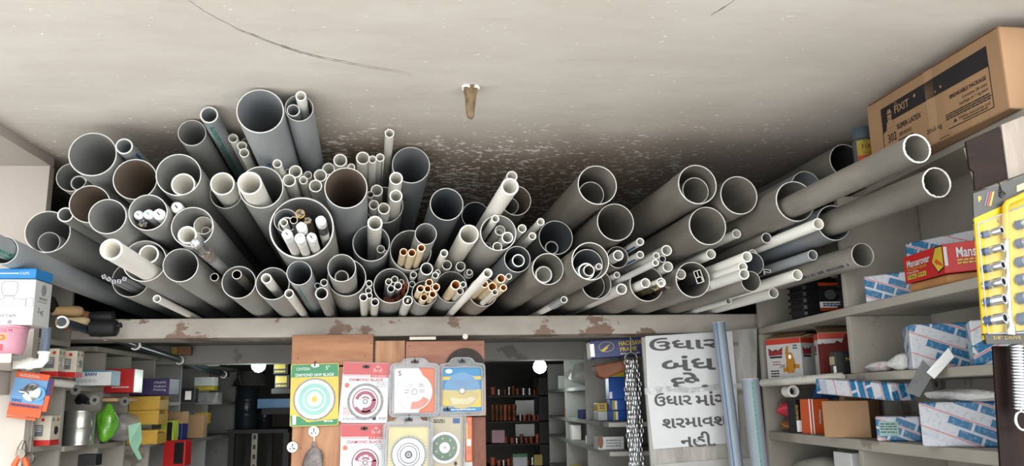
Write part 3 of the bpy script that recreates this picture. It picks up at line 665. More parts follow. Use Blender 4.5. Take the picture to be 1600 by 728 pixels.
def pipe(key, kind, p, R, group, label):
    L = max(2.2, 5.15 - p.y) + rnd.uniform(-.1, .25)
    shell, cut, bore = SHELL[kind]
    if shell == 'pvc_grey' and p.x > .18: shell = bore = 'pvc_dusty'
    if key in ('g4', 'g5', 'g28', 'g52', 'g47'): bore = 'pvc_brown'
    if key == 'g47': shell = 'pvc_brown'
    if key == 'g69': bore = 'pvc_bore_shade'  # shade inside this bore put in as a near-black colour
    wall = .06*R if key == 'w13b' else (.13 if kind in 'WLY' else .055)*R if R > .026 else .17*R
    wall = max(wall, .0011)
    n = 56 if R > .03 else 32 if R > .016 else 20
    name = NAME.get(kind, 'pvc_pipe')
    e = .0022 if R > .026 else .0008          # the freshly cut lip
    out = [(R, e)]
    if key in SOCKET: out += [(R, .095), (R*.968, .112), (R*.968, .17), (R*.968, L)]
    else: out += [(R, .3), (R, L)]
    b = MB()
    k = len(b.v)
    prof = out + [(R - wall, L), (R - wall, e)]
    b.lathe(out, FM, n, 0, False, False)
    b.lathe([(R - wall, e), (R - wall, .5), (R - wall, L)], FM, n, 2, False, False)
    b.ringdisc(R - wall, out[-1][0], .0004, FM @ Matrix.Translation((0,0,L)), 0, n)
    if R <= .026: b.ringdisc(R - wall, R, e, FM, 1, n)
    o = b.build(name, [M_[shell], M_[cut], M_[bore]], smooth=35)
    o.location = (p.x, p.y, Z(p.z)); o.rotation_euler = (0, 0, AX)
    o.rotation_euler.rotate_axis('Y', rnd.uniform(0, 6.28))
    if R > .026:
        rim = MB()
        if key in ('p1', 'p2'):                # rough sawn lip
            t = wall*1.1; vs = []; nn = 90
            for i in range(nn):
                a = 2*math.pi*i/nn; j = rnd.uniform(-.0012, .0012)
                for rr, y in ((R-t, e), (R+.0006+j*.4, e), (R+.0004, -abs(j)), (R-t+j, -.0006)): vs.append((rr*math.cos(a), y, rr*math.sin(a)))
            fs = []
            for i in range(nn):
                q = (i+1) % nn
                for c in range(4): fs.append((4*i+c, 4*i+(c+1) % 4, 4*q+(c+1) % 4, 4*q+c))
            rim.add(vs, fs); rim.build('cut_rim', M_['cut_white'], o)
        else:
            c = wall*.28
            rim.lathe([(R-wall, e), (R-wall+c*.5, 0), (R-c, 0), (R, e*.7), (R, e)], FM, n, 0, False, False)
            rim.build('cut_rim', M_[cut], o, smooth=50)
    if key == 'g10': strip(o, R, .03, .9, 1.2, 1.75, M_['green_print'], cells=60, rows=2)
    if key == 'g20': o.rotation_euler = (0, 0, AX); strip(o, R, .26, .36, -1.9, -1.6, M_['blue_print'], cells=4, rows=3)
    if key == 'g3': o.rotation_euler = (0, 0, AX); strip(o, R, .04, .9, -.5, -.25, M_['blue_print'])
    if key == 'g8n': o.rotation_euler = (0, 0, AX); strip(o, R, .0, .9, -1.35, -.5, M_['green_print'], cells=70, rows=2)
    if key == 'g37': o.rotation_euler = (0, 0, AX); strip(o, R, .05, .9, -1.75, -1.55, M_['green_print'], cells=60)
    if key == 'p3': o.rotation_euler = (0, 0, AX); strip(o, R, .03, .5, -2.55, -2.2, M_['dark_print'], cells=44)
    if key == 'd3': o.rotation_euler = (0, 0, AX); strip(o, R, .01, .9, -1.2, -1.0, M_['dark_print'], 'dark_seam')
    if key == 'i5': MB().lathe([(R*1.18, -.004), (R*1.3, .03), (R*1.16, .07), (R*1.35, .11), (R*1.2, .16)], FM, 14, 0, False, False).build('plastic_wrap', mat('wrap_film', S(214, 222, 222), rough=.15, alpha=.55, spec=.9, var=.2), o, smooth=30)
    if key == 'g43': MB().box((-R*.45, .002, -R*.3), (R*.5, .03, R*.35)).build('scrap', M_['steel'], o, bevel=.002)
    if key == 'd4':
        for a in (.4, 1.7, 2.6, 4.4): MB().prism([(R*.8*math.cos(a), R*.8*math.sin(a)), (R*1.25*math.cos(a+.1), R*1.25*math.sin(a+.1)), (R*.95*math.cos(a+.35), R*.95*math.sin(a+.35))], .0012, FM).build('burr', M_['cut_white'], o)
    if key in ('i1', 'i2'): o.rotation_euler = (0, 0, AX); strip(o, R, .03, .9, -2.4, -1.9, M_['blue_print'])
    return o

def capped(key, p, R):
    L = 2.4; b = MB().lathe([(R*.9, .018), (R*.93, .03), (R*.93, L)], FM, 20)
    o = b.build('capped_tube', M_['pvc_pale'], smooth=40)
    o.location = (p.x, p.y, Z(p.z)); o.rotation_euler = (0, 0, AX)
    c = MB(); prof = [(R*.25, .001), (R*.7, 0), (R*.96, .005), (R, .014), (R*.97, .03), (R*.99, .045), (R*.95, .062)]
    n = 18; vs = []
    for r, y in prof:
        for i in range(n):
            a = 2*math.pi*i/n; j = 1 - .07*rnd.random(); vs.append((r*j*math.cos(a), y + rnd.uniform(-.0015, .0015), r*j*math.sin(a)))
    if key == 'k80d': vs[7] = (vs[7][0]*1.0, -.018, vs[7][2]*1.0)
    c.add(vs, [(a*n+i, a*n+(i+1) % n, (a+1)*n+(i+1) % n, (a+1)*n+i) for a in range(len(prof)-1) for i in range(n)] + [tuple(range(n))])
    if key == 'k80g':                          # open dark end
        c = MB().lathe([(R, 0), (R*.98, .06)], FM, n, 0, False, False).lathe([(R*.72, 0), (R*.72, .06)], FM, n, 0, False, True).ringdisc(R*.72, R, .001, FM, 0, n)
    c.build('paper_cap', M_['cap_paper'], o, smooth=60)
    if key in ('k12e', 'k12c', 'k12a', 'k12b', 'k80h', 'k80f'):
        MB().box((-R*.35, -.0006, -R*.1), (R*.3, .003, R*.12), M=Matrix.Rotation(.9, 4, 'Y')).build('ink_mark', M_['green_print' if key in ('k12b', 'k12a') else 'black'], o)
    if key in ('k80d', 'k80e'): MB().lathe([(R*1.0, .05), (R*1.0, .13)], FM, 20, 0, False, False).build('black_label', M_['black_wrap'], o, smooth=40)
    return o

def bundle(key, p, R):
    o = None; b = MB(); L = 1.6; k = 0
    for i in range(6):
        a = 2*math.pi*i/6 + .3; r = R*.36; path = []
        for t in range(14):
            y = t*.02 if t < 12 else (.24 if t == 12 else L)
            tw = a + .25*math.sin(t*.6); rr = R*.6*(1 + .05*math.sin(t*1.3 + i)); path.append((rr*math.cos(tw), y + (rnd.uniform(-.006, .006) if t == 0 else 0), rr*math.sin(tw)))
        b.tube(path, r, 8)
    b.tube([(0, .004, 0), (0, .3, 0), (0, L, 0)], R*.4, 8)
    o = b.build('wrapped_bundle', M_['amber_wrap' if key in ('n64a', 'n80b', 'n80c') else 'black_wrap'], smooth=60)
    o.location = (p.x, p.y, Z(p.z)); o.rotation_euler = (0, 0, AX)
    if key == 'n80b': MB().ringdisc(R*.82, R*.99, .006, FM, 0, 24).build('gold_rim', mat('gold_foil', S(190, 150, 62), rough=.4, metal=.5, var=.3, scale=80), o)
    return o

def foil_tube(p, R):
    b = MB().lathe([(R*.86, .1), (R*.86, 2.6)], FM, 28); o = b.build('wrapped_tube', M_['film'], smooth=40)
    o.location = (p.x, p.y, Z(p.z)); o.rotation_euler = (0, 0, AX)
    def lump(prof, name, m, am, n=26):
        vs = []
        for r, y in prof:
            for i in range(n):
                a = 2*math.pi*i/n; j = 1 - am*rnd.random(); vs.append((r*j*math.cos(a), y + rnd.uniform(-.002, .002), r*j*math.sin(a)))
        fs = [(a*n+i, a*n+(i+1) % n, (a+1)*n+(i+1) % n, (a+1)*n+i) for a in range(len(prof)-1) for i in range(n)] + [tuple(range(n))]
        return MB().add(vs, fs).build(name, m, o, smooth=35)
    lump([(R*.3, .004), (R*.62, 0), (R*.86, .006), (R*.95, .02), (R*.9, .04), (R*.98, .06), (R*.92, .085), (R*.95, .105)], 'foil_cap', M_['foil'], .16)
    for y in (.1, .145): MB().lathe([(R*.93, y), (R*.95, y+.004), (R*.93, y+.012)], FM, 28, 0, False, False).build('tape_band', M_['tape'], o, smooth=60)
    lump([(R*.9, .105), (R*.96, .13), (R*.9, .16), (R*.93, .2), (R*.88, .21)], 'plastic_sleeve', mat('sleeve', S(196, 194, 190), rough=.1, alpha=.55, var=.2, spec=.8), .05)
    return o

def channel(p, R, a, w=1.):
    o = None; s = R*.68; t = s*.16; b = MB(); L = 1.9
    M = FM @ Matrix.Rotation(a, 4, 'Z')
    for x0, y0, x1, y1 in ((-s, -s, s, -s+t), (-s, s-t, s, s), (-s, -s+t, -s+t, s-t), (s-t, -s+t, s, s-t), (-s+t, -t/2, s-t, t/2)):
        b.prism(rectp(x0, y0, x1, y1), L, M)
    o = b.build('aluminium_channel', M_['aluminium']); o.location = (p.x, p.y, Z(p.z)); o.rotation_euler = (0, 0, AX); return o

def profile(key, p, R):
    """hollow window sections: thin dark webs with pale sawn ends"""
    L = 2.0
    if key == 'q65':
        w, h = R*.52, R*.84; rects = [(-w, h-.0022, w, h), (-w, -h, w, -h+.0022), (-w, -h, -w+.0022, h), (w-.0022, -h, w, h), (-w*.1, -h*.15, -w*.1+.002, h), (-w, -h*.15, w*.5, -h*.15+.002), (w*.5, -h, w*.5+.002, -h*.15)]
        a = .3
    else:
        w, h = R*.9, R*.36; rects = [(-w, h-.0022, w, h), (-w, -h*1.0, -w+.0022, h), (-w*.3, -h*1.3, -w*.3+.002, h), (-w*.3, -h*.35, w, -h*.35+.002), (w-.0022, -h*.35, w, h), (-w*.3, -h*1.2, 0, -h*1.2+.002)]
        a = -.1
    M = FM @ Matrix.Rotation(a, 4, 'Z'); b = MB(); c = MB()
    for r in rects: b.prism(rectp(*r), L, M, z0=.002); c.prism(rectp(*r), .002, M)
    o = b.build('window_profile', mat('profile_dark', S(70, 66, 62), rough=.5, var=.1)); o.location = (p.x, p.y, Z(p.z)); o.rotation_euler = (0, 0, AX)
    c.build('sawn_end', M_['cut_grey'], o); return o

for row in PIPES.strip().splitlines():
    key, kind, xyz, g, label = row.split('|')
    x, y, z, r = (float(q) for q in xyz.split()); p = Vector((x, y, z)); R = r/1000
    if kind == 'K': o = capped(key, p, R)
    elif kind == 'N': o = bundle(key, p, R)
    elif kind == 'F': o = foil_tube(p, R)
    elif kind == 'A': o = channel(p, R, {'a1': .5, 'a2': .8, 'a3': .1, 'a4': -.05, 'a5': -.2}[key])
    elif kind in 'QE': o = profile(key, p, R)
    else: o = pipe(key, kind, p, R, GROUPS[int(g)], label)
    tag(o, label, CAT.get(kind, 'pipe'), GROUPS[int(g)])
# ------------------------------------------------------------------ wooden display board with blister cards
ALB = .5
YB = 2.70                                     # front face of the board
mat('nail', S(60, 52, 46), rough=.4, metal=.6)
board_wood = wood('orange_wood', S(150, 92, 54), S(206, 146, 98), 1.6, axis='X')
board_wood2 = wood('orange_wood_upright', S(160, 104, 66), S(214, 160, 114), 1.6, axis='Z')
board_wood3 = wood('red_wood', S(140, 82, 56), S(190, 128, 96), 1.8, axis='X')
board_wood4 = wood('rough_red_wood', S(92, 44, 26), S(156, 88, 56), 3.2, axis='Z')
t = thing('display_board', 'orange wooden board of nailed planks hung with blade cards under the beam', 'board', (at(605, 628, YB).x, YB, 0))
def plank(u0, v0, u1, v1, m, th=.022, name='plank'):
    a, b = at(u0, v1, YB), at(u1, v0, YB); bx = t.location.x
    return MB().box((a.x-bx, 0, a.z), (b.x-bx, th, b.z)).build(name, m, t, bevel=.0015)
plank(455, 522, 583.5, 571.5, board_wood, .024); plank(584.5, 532, 633, 665, board_wood2); plank(634, 532, 757, 585, board_wood3)
plank(450, 572.5, 583.5, 860, board_wood2); plank(584.5, 666, 633, 860, board_wood2); plank(634, 586, 733, 860, board_wood2, .021); plank(734, 586, 759, 650, board_wood2, .021)
plank(734, 651, 759, 860, board_wood4, .021, 'rough_strip')
MB().box((at(640, 531, YB).x - t.location.x, -.004, at(640, 531, YB).z), (at(681, 526, YB).x - t.location.x, .02, at(681, 526, YB).z)).build('metal_strap', M_['steel'], t)
b = MB()
for u, v in ((586, 535), (586, 561), (580, 536), (640, 540), (750, 540), (636, 660), (466, 560), (570, 556), (575, 690), (470, 700)):
    p = at(u, v, YB); b.lathe([(.002, 0), (.002, .001)], Matrix.Translation((p.x - t.location.x, -.001, p.z)) @ Matrix.Rotation(-math.pi/2, 4, 'X') , 8)
b.build('nail', M_['nail'], t)

PX = 2.685*1.04/F                             # metres per picture pixel at the cards
FRONT = frame((0, 0, 0), 'F')
mat('card_white', S(232, 232, 236), rough=.35, var=.03); mat('card_red', S(206, 84, 84), rough=.4, var=.05); mat('card_green', S(36, 140, 84), rough=.4, var=.08)
mat('card_yellow', S(228, 200, 72), rough=.4, var=.08); mat('card_blue', S(30, 140, 196), rough=.4, var=.06); mat('card_cream', S(220, 208, 156), rough=.4, var=.08)
mat('card_orange', S(222, 120, 80), rough=.4, var=.05); mat('print_red', S(200, 66, 74), rough=.4); mat('print_white', S(240, 242, 240), rough=.4, var=.02); mat('print_black', S(36, 34, 38), rough=.5)
mat('ring_maroon', S(160, 70, 92), rough=.35, var=.1); mat('ring_teal', S(150, 206, 192), rough=.3, var=.1); mat('blade_white', S(226, 236, 232), rough=.25, var=.05)
mat('blade_steel', S(196, 198, 200), rough=.25, metal=.6, var=.06); mat('segment_grey', S(150, 150, 150), rough=.5, var=.25, scale=120); mat('disc_green', S(24, 96, 52), rough=.4, var=.1)
mat('blister', S(225, 230, 232), rough=.08, alpha=.13, var=.02, spec=.9); mat('blister_edge_glare', S(236, 240, 242), rough=.15, alpha=.62, var=.1, spec=.9); mat('cutting_disc', S(64, 56, 50), rough=.8, var=.15, scale=80)  # blister edges whiter than the shell, glare put into their colour
mat('print_blue', S(40, 84, 150), rough=.4); mat('print_gold', S(206, 170, 70), rough=.4); mat('print_grey', S(120, 122, 126), rough=.5); mat('print_yellow', S(240, 206, 60), rough=.4)

def rounded(w, h, r, n=6, tab=0., tabw=0.):
    pts = []
    for cx, cy, a in ((w/2-r, -h/2+r, -90), (w/2-r, h/2-r, 0)):
        pts += [(cx+r*math.cos(math.radians(a+90*i/n)), cy+r*math.sin(math.radians(a+90*i/n))) for i in range(n+1)]
    if tab:
        pts += [(tabw*.75, h/2+tab*.15), (tabw*.58, h/2+tab*.8), (tabw*.4, h/2+tab), (-tabw*.4, h/2+tab), (-tabw*.58, h/2+tab*.8), (-tabw*.75, h/2+tab*.15)]
    for cx, cy, a in ((-w/2+r, h/2-r, 90), (-w/2+r, -h/2+r, 180)):
        pts += [(cx+r*math.cos(math.radians(a+90*i/n)), cy+r*math.sin(math.radians(a+90*i/n))) for i in range(n+1)]
    return pts
def hook(root, x, y):
    M = FRONT
    MB().tube([M @ Vector(q) for q in ((x, y+.012, -.006), (x, y+.004, .002), (x, y, .012), (x+.002, y-.004, .02), (x+.003, y+.004, .023))], .0014, 8).build('hook', M_['nail'], root, smooth=60)
def card_root(label, u, v, depth, a=0., group='blade cards hung on the board', name='blade_card'):
    p = at(u, v, depth); r = thing(name, label, 'blade card', p, 0, group); r.rotation_euler = (0, a, 0); return r
def disc(root, x, y, R, layers, z0=.002, name='blade'):
    """layers: (r0, r1, material) fractions of R, outermost first"""
    first = None
    for i, (a, b_, m) in enumerate(layers):
        o = MB().ringdisc(a*R, b_*R, .0016 + .00022*i, FRONT @ tr(x, y, z0), 0, 48).build(name if i == 0 else 'ring', m, first or root, smooth=40)
        first = first or o
    return first
# the green card
W_, H_ = 69*PX, 89*PX
r = card_root('green and yellow card with a pale diamond saw blade, hung beside the red ones', 491.5, 616.5, 2.688, -.015)
MB().prism(rounded(W_, H_, .006), .0012, FRONT).build('card', M_['card_yellow'], r)
patch(r, FRONT, [(-W_/2+.001, H_/2-.041), (W_/2-.001, H_/2-.041), (W_/2-.003, H_/2-.002), (-W_/2+.003, H_/2-.002)], M_['card_green'], 'header', .0012)
patch(r, FRONT, [(-W_/2+.001, -H_/2+.034), (-W_*.3, -H_/2+.03), (-.02, -H_/2+.012), (.03, -H_/2+.016), (W_/2-.001, -H_/2+.02), (W_/2-.004, -H_/2+.002), (-W_/2+.004, -H_/2+.002)], M_['card_green'], 'footer', .0012)
disc(r, 0, -.014, 30*PX, [(.12, 1, M_['blade_white']), (.93, 1.0, M_['segment_grey']), (.55, .76, M_['ring_teal']), (.36, .48, M_['ring_teal']), (.2, .3, M_['blade_white']), (.02, .14, M_['card_yellow'])], .0016)
write(r, FRONT, 'CONTESSA', -.036, .08, .0125, M_['print_white'], dz=.002, width=.042); write(r, FRONT, '5"', .04, .082, .017, M_['print_white'], dz=.002)
write(r, FRONT, 'DIAMOND SAW BLADE', 0, .061, .0125, M_['print_white'], dz=.002, width=.118, bold=.0002)
patch(r, FRONT, rectp(-W_/2+.008, -H_/2+.006, -W_/2+.019, -H_/2+.034), M_['print_white'], 'size_label', .0018); lines(r, FRONT @ tr(0,0,.0018), .03, .06, (-.082,), M_['print_white'], .004)
patch(r, FRONT, ell(.001, H_/2-.006, .013, .006), M_['print_white'], 'hang_hole_tag', .0018); hook(r, .0, H_/2-.004)
# two stacks of red cards
def red_card(label, u, v, depth, a, full, blade):
    W_, H_ = 66*PX, 86*PX
    r = card_root(label, u, v, depth, a)
    MB().prism(rounded(W_, H_, .004), .0011, FRONT).build('card', M_['card_white'], r)
    patch(r, FRONT, rectp(-W_/2+.0005, H_/2-.036, W_/2-.0005, H_/2-.0005), M_['card_red'], 'header', .0011)
    if not full: return r
    for y in (.036, .04): patch(r, FRONT, rectp(-W_/2+.002, H_/2-y-.001, W_*.08, H_/2-y+.0005), M_['card_red'], 'rule', .0012)
    patch(r, FRONT, rectp(W_*.1, H_/2-.045, W_/2-.0005, H_/2-.036), M_['card_red'], 'band', .0011); write(r, FRONT, 'S G GOLD', W_*.3, H_/2-.0405, .007, M_['print_white'], dz=.002, width=.045)
    for dx in (-.008, .008, 0): patch(r, FRONT, ell(.037+dx, H_/2-(.022 if dx else .014), .007, .007, 18), mat('card_pink', S(226, 140, 138), rough=.4), 'emblem', .0013)
    write(r, FRONT, 'DIAMOND BLADE', .002, H_/2-.0525, .0125, M_['print_red'], dz=.002, width=.105, bold=.0002)
    patch(r, FRONT, ell(-W_/2+.014, H_/2-.07, .0075, .0075, 20), M_['card_orange'], 'round_mark', .0013)
    lines(r, FRONT @ tr(0,0,.0013), W_*.24, W_/2-.004, (.019+.012, .019+.006, .019), M_['print_grey'], .0015)
    lines(r, FRONT @ tr(0,0,.0013), -W_/2+.005, -W_*.2, (-.048, -.054, -.06, -.066), M_['print_red'], .0018); lines(r, FRONT @ tr(0,0,.0013), -W_/2+.005, .0, (-.078, -.082), M_['print_grey'], .0016)
    patch(r, FRONT, rounded(.011, .011, .002), M_['print_black'], 'square_mark', .0013).location += Vector((W_*.22, 0, -.078)); lines(r, FRONT @ tr(0,0,.0013), W_*.32, W_/2-.002, (-.076, -.08), M_['print_black'], .0015)
    R = (26 if blade == 0 else 27)*PX
    d = disc(r, .002 if blade == 0 else .006, -.027 if blade == 0 else -.022, R, [(.12, 1, M_['blade_white']), (.86, 1.0, M_['segment_grey'] if blade == 0 else M_['print_white']), (.66, .72, M_['ring_maroon'])], .0016)
    x, y = (.002, -.027) if blade == 0 else (.006, -.022)
    for a0, a1, q0, q1 in ((.1, 2.9, .4, .58), (-1.9, .25, .34, .6), (-2.6, -1.0, .52, .66), (.6, 2.4, .2, .28)):
        MB().ringdisc(q0*R, q1*R, .0024, FRONT @ tr(x, y, .0018), 0, 24, a0, a1).build('swirl', M_['ring_maroon'], d)
    MB().ringdisc(.1*R, .15*R, .003, FRONT @ tr(x, y, .0018), 0, 24).build('arbor_ring', M_['segment_grey'], d)
    if blade:
        b = MB()
        for i in range(7):
            a = i*.9; b.prism([(R*.05*math.cos(a), R*.05*math.sin(a)), (R*.62*math.cos(a), R*.62*math.sin(a)), (R*.5*math.cos(a+.28), R*.5*math.sin(a+.28))], .0022, FRONT @ tr(x, y, .0018))
        b.build('swirl', mat('ring_pink', S(206, 140, 156), rough=.35), d)
    patch(r, FRONT, rounded(.022, .009, .003), M_['print_black'], 'hang_slot', .0013).location += Vector((0, 0, H_/2-.012)); hook(r, 0, H_/2-.012)
    return r
red_card('front red and white card with a maroon-swirled diamond blade, beside the green card', 570.5, 613.5, 2.684, .025, True, 0)
red_card('red card directly behind the front one beside the green card, its edge showing', 572.5, 612.5, 2.6875, .05, False, 0)
red_card('rearmost red card of the upper red stack, white corner showing below', 568.5, 613, 2.691, .07, False, 0)
red_card('front red and white diamond blade card of the lower stack, pink swirls', 568, 711, 2.684, .01, True, 1)
red_card('red card behind the front one of the lower stack', 571.5, 710.5, 2.6875, .0, False, 1)
red_card('rearmost red card of the lower stack, red top edge tilted', 569, 707.5, 2.691, -.05, False, 1)
# blister packs
def blister(label, u, v, w, h, tab, depth=2.682, a=0., group='blister packed blades hung on the board', hk=True):
    r = card_root(label, u, v, depth, a, group, 'blister_pack'); w, h, tab = w*PX, h*PX, tab*PX
    pts = rounded(w, h, .012, 6, tab, w*.38)
    MB().prism(pts, .001, FRONT @ tr(0, 0, -.004)).build('clear_shell', M_['blister'], r)
    path = [FRONT @ Vector((x, y, .002)) for x, y in pts]; MB().tube(path + path[:2], .0022, 6).build('shell_rim', M_['blister_edge_glare'], r, smooth=60)
    q = rounded(w*.87, h*.88, .01); path = [FRONT @ Vector((x, y-h*.005, .006)) for x, y in q]; MB().tube(path + path[:2], .0016, 6).build('shell_ridge', M_['blister_edge_glare'], r, smooth=60)
    if hk: hook(r, 0, h/2 + tab*.55)
    patch(r, FRONT, rounded(.024, .008, .0035), M_['print_black'], 'hang_slot', .0005).location += Vector((0, 0, h/2+tab*.4))
    return r, w*.84, h*.86
def cover(r, w, h, R, x, y): MB().lathe([(R*1.04, 0), (R*1.02, .006), (R*.3, .0075), (R*.05, .0075)], FRONT @ tr(x, y, .003), 40, 0, False, True).build('clear_dome', M_['blister'], r, smooth=40)
for k, (dz, a, lab) in enumerate(((0, 0, 'clear blister pack with a white diamond blade on red and white card, front one'), (.004, .035, 'clear blister pack just behind the white blade one, edge showing'))):
    r, w, h = blister(lab, 647.5, 609.5, 70, 75, 8, 2.664 + dz*4, a, hk=not k)
    if k: continue
    patch(r, FRONT, rectp(-w/2, -h/2, w/2, h/2), M_['card_white'], 'card', -.0028, .001)
    patch(r, FRONT, [(w*.1, h/2), (w/2, h/2), (w/2, -h/2), (w*.1, -h/2), (w*.3, -h*.1), (w*.3, h*.2)], M_['card_orange'], 'card_panel', -.0018)
    disc(r, 0, -.005, 26*PX, [(.1, 1, M_['print_white']), (.93, 1., M_['blade_white']), (.13, .17, M_['segment_grey'])], .0002)
    MB().ringdisc(.55*26*PX, .95*26*PX, .0008, FRONT @ tr(0, -.005, .0018), 0, 20, -1.8, -.5).build('orange_arc', M_['card_orange'], r)
    write(r, FRONT, 'CUT', -.012, .016, .009, M_['print_grey'], dz=.0035); lines(r, FRONT @ tr(0, 0, .0028), .015, .032, (.018, .012, .0, -.006), M_['print_grey'], .0022); lines(r, FRONT @ tr(0, 0, .0028), -.03, -.016, (.0, -.008), M_['print_blue'], .0022)
    write(r, FRONT, 'S', -w*.36, h*.38, .022, M_['print_black'], dz=.0005); cover(r, w, h, 26*PX, 0, -.005)
r, w, h = blister('clear blister pack on blue and yellow card, in front of a dark cutting disc', 722, 608.5, 67, 74, 9, 2.672)
patch(r, FRONT, rectp(-w/2, -h/2, w/2, h/2), M_['card_yellow'], 'card', -.0028, .001)
patch(r, FRONT, rectp(-w/2, h*.3, w/2, h/2), M_['card_blue'], 'card_panel', -.0018); patch(r, FRONT, rectp(-w/2, .0, w/2, h*.22), M_['card_blue'], 'card_panel', -.0018); patch(r, FRONT, rectp(-w/2, -h/2, w/2, -h*.4), M_['card_blue'], 'card_panel', -.0018)
MB().ringdisc(.1*26*PX, .98*26*PX, .0012, FRONT @ tr(0, -.004, -.001), 0, 40, .06, math.pi-.06).build('blade_half', M_['card_blue'], r); MB().ringdisc(.1*26*PX, .98*26*PX, .0012, FRONT @ tr(0, -.004, -.001), 0, 40, math.pi+.06, 2*math.pi-.06).build('blade_half', mat('ochre', S(206, 180, 70), rough=.4), r)
patch(r, FRONT, [(-.04, -.022), (.0, -.03), (.03, -.022), (.045, -.03), (.02, -.046), (-.03, -.045)], M_['card_cream'], 'leaf_print', .0003)
MB().ringdisc(.0, .0075, .004, FRONT @ tr(0, -.004, 0), 0, 24).build('arbor_hole', M_['print_white'], r); MB().ringdisc(.0075, .0105, .004, FRONT @ tr(0, -.004, 0), 0, 24).build('arbor_ring', mat('bronze', S(110, 90, 70), rough=.3, metal=.6), r)
patch(r, FRONT, ell(-w*.34, h*.42, .011, .007), M_['print_white'], 'round_mark', -.001); lines(r, FRONT @ tr(0, 0, .0005), -.03, .03, (.026, .02, .014), M_['print_blue'], .0022); lines(r, FRONT @ tr(0, 0, -.001), -.045, .045, (-h*.45,), M_['print_white'], .003); cover(r, w, h, 26*PX, 0, -.004)
for k, (dz, a, lab) in enumerate(((0, .02, 'clear blister pack with a toothed silver saw blade on cream card, front one'), (.004, -.045, 'clear blister pack behind the toothed saw blade one, edge showing'))):
    r, w, h = blister(lab, 637.5, 707, 68, 84, 8, 2.636 + dz*4, a, hk=not k)
    if k: continue
    patch(r, FRONT, rectp(-w/2, -h/2, w/2, h/2), M_['card_cream'], 'card', -.0028, .001)
    R = 27*PX; pts = []
    for i in range(40):
        a0 = 2*math.pi*i/40; pts += [(R*math.cos(a0), R*math.sin(a0)), (R*.88*math.cos(a0+.05), R*.88*math.sin(a0+.05)), (R*.9*math.cos(a0+.12), R*.9*math.sin(a0+.12))]
    o = MB().prism(pts, .0018, FRONT @ tr(.002, -.006, .0002)).build('saw_blade', mat('tooth_grey', S(110, 112, 110), rough=.4, metal=.5), r)
    for q0, q1, m in ((.1, .84, 'blade_steel'), (.42, .46, 'segment_grey'), (.12, .2, 'print_white'), (.56, .6, 'blade_white')): MB().ringdisc(q0*R, q1*R, .0022, FRONT @ tr(.002, -.006, .0004), 0, 40).build('ring', M_[m], o)
    cover(r, w, h, R, .002, -.006)
r, w, h = blister('clear blister pack with a dark green disc on beige card, half behind the saw blade', 697, 690, 54, 84, 8, 2.673, .03)
patch(r, FRONT, rectp(-w/2, -h/2, w/2, h/2), mat('card_beige', S(196, 184, 156), rough=.4, var=.1), 'card', -.0028, .001)
d = disc(r, -.004, -.018, 22*PX, [(.1, 1, M_['blade_steel']), (.1, .84, M_['disc_green']), (.1, .34, M_['blade_steel']), (.14, .2, M_['print_white'])], .0002)
b = MB()
for i in range(7): b.prism(ell(.6*22*PX*math.cos(i*.898), .6*22*PX*math.sin(i*.898), .0026, .0034, 10), .0026, FRONT @ tr(-.004, -.018, .001))
b.build('gold_dot', M_['print_gold'], d); patch(r, FRONT, rectp(w*.2, h*.36, w*.42, h*.46), M_['print_blue'], 'blue_mark', -.001); lines(r, FRONT @ tr(0, 0, -.0012), -w*.42, -w*.05, (h*.42, h*.38), M_['print_black'], .004)
patch(r, FRONT, ell(w*.32, -h*.42, .005, .006, 16), M_['print_black'], 'small_mark', -.001); cover(r, w, h, 22*PX, -.004, -.018)
p = at(727, 575.5, 2.692)
d = tag(MB().ringdisc(.012, 30*PX, .004, FRONT, 0, 56).build('cutting_disc', M_['cutting_disc'], smooth=40), 'dark brown cutting disc on the board behind the blue and yellow blister', 'disc'); d.location = p
MB().ringdisc(.012, 14*PX, .0046, FRONT, 0, 40).build('disc_label', mat('disc_label', S(52, 70, 62), rough=.6), d)
# small things on the board
for u, v, lab in ((490.5, 674, 'white round three-hole tag on the board just under the green card'), (457, 698.5, 'white round three-hole tag at the board edge, lower of two')):
    o = tag(MB().ringdisc(0, 7.4*PX, .004, FRONT, 0, 30).build('round_tag', M_['paper'], smooth=40), lab, 'tag', 'round tags on the board'); o.location = at(u, v, 2.694)
    for x, y in ((-.006, -.005), (.006, -.005), (0, .007)): MB().ringdisc(0, .0028, .0046, FRONT @ tr(x, y), 0, 12).build('hole', M_['black'], o)
    MB().tube([FRONT @ Vector(q) for q in ((0, .006, .004), (.001, 0, .009), (.004, -.004, .012))], .0012, 6).build('hook', M_['nail'], o)
p = at(490, 715, 2.68); o = thing('hanging_pouch', 'wrinkled grey plastic pouch hanging low on the board under the round tag', 'pouch', p)
b = MB(); n = 20; prof = [(.004, .05), (.006, .03), (.02, .022), (.028, .005), (.031, -.02), (.03, -.05), (.026, -.075), (.016, -.085)]; vs = []
for rr, z in prof:
    for i in range(n):
        a = 2*math.pi*i/n; j = 1 + .12*math.sin(3*a + z*90); vs.append((rr*j*math.cos(a), rr*j*math.sin(a)*.3, z))
b.add(vs, [(a*n+i, a*n+(i+1) % n, (a+1)*n+(i+1) % n, (a+1)*n+i) for a in range(len(prof)-1) for i in range(n)] + [tuple(range(n)), tuple(((len(prof)-1)*n+i) for i in range(n))])
b.build('pouch_body', mat('pouch', S(124, 112, 108), rough=.3, var=.3, scale=40, bump=.6), o, smooth=50); MB().tube([(0, .0, .05), (.001, .004, .075), (0, .008, .088)], .0018, 6).build('string', M_['paper'], o)
MB().box((.004, -.0125, -.055), (.02, -.0095, -.036), M=Matrix.Rotation(.5, 4, 'Y')).build('price_slip', M_['paper'], o)
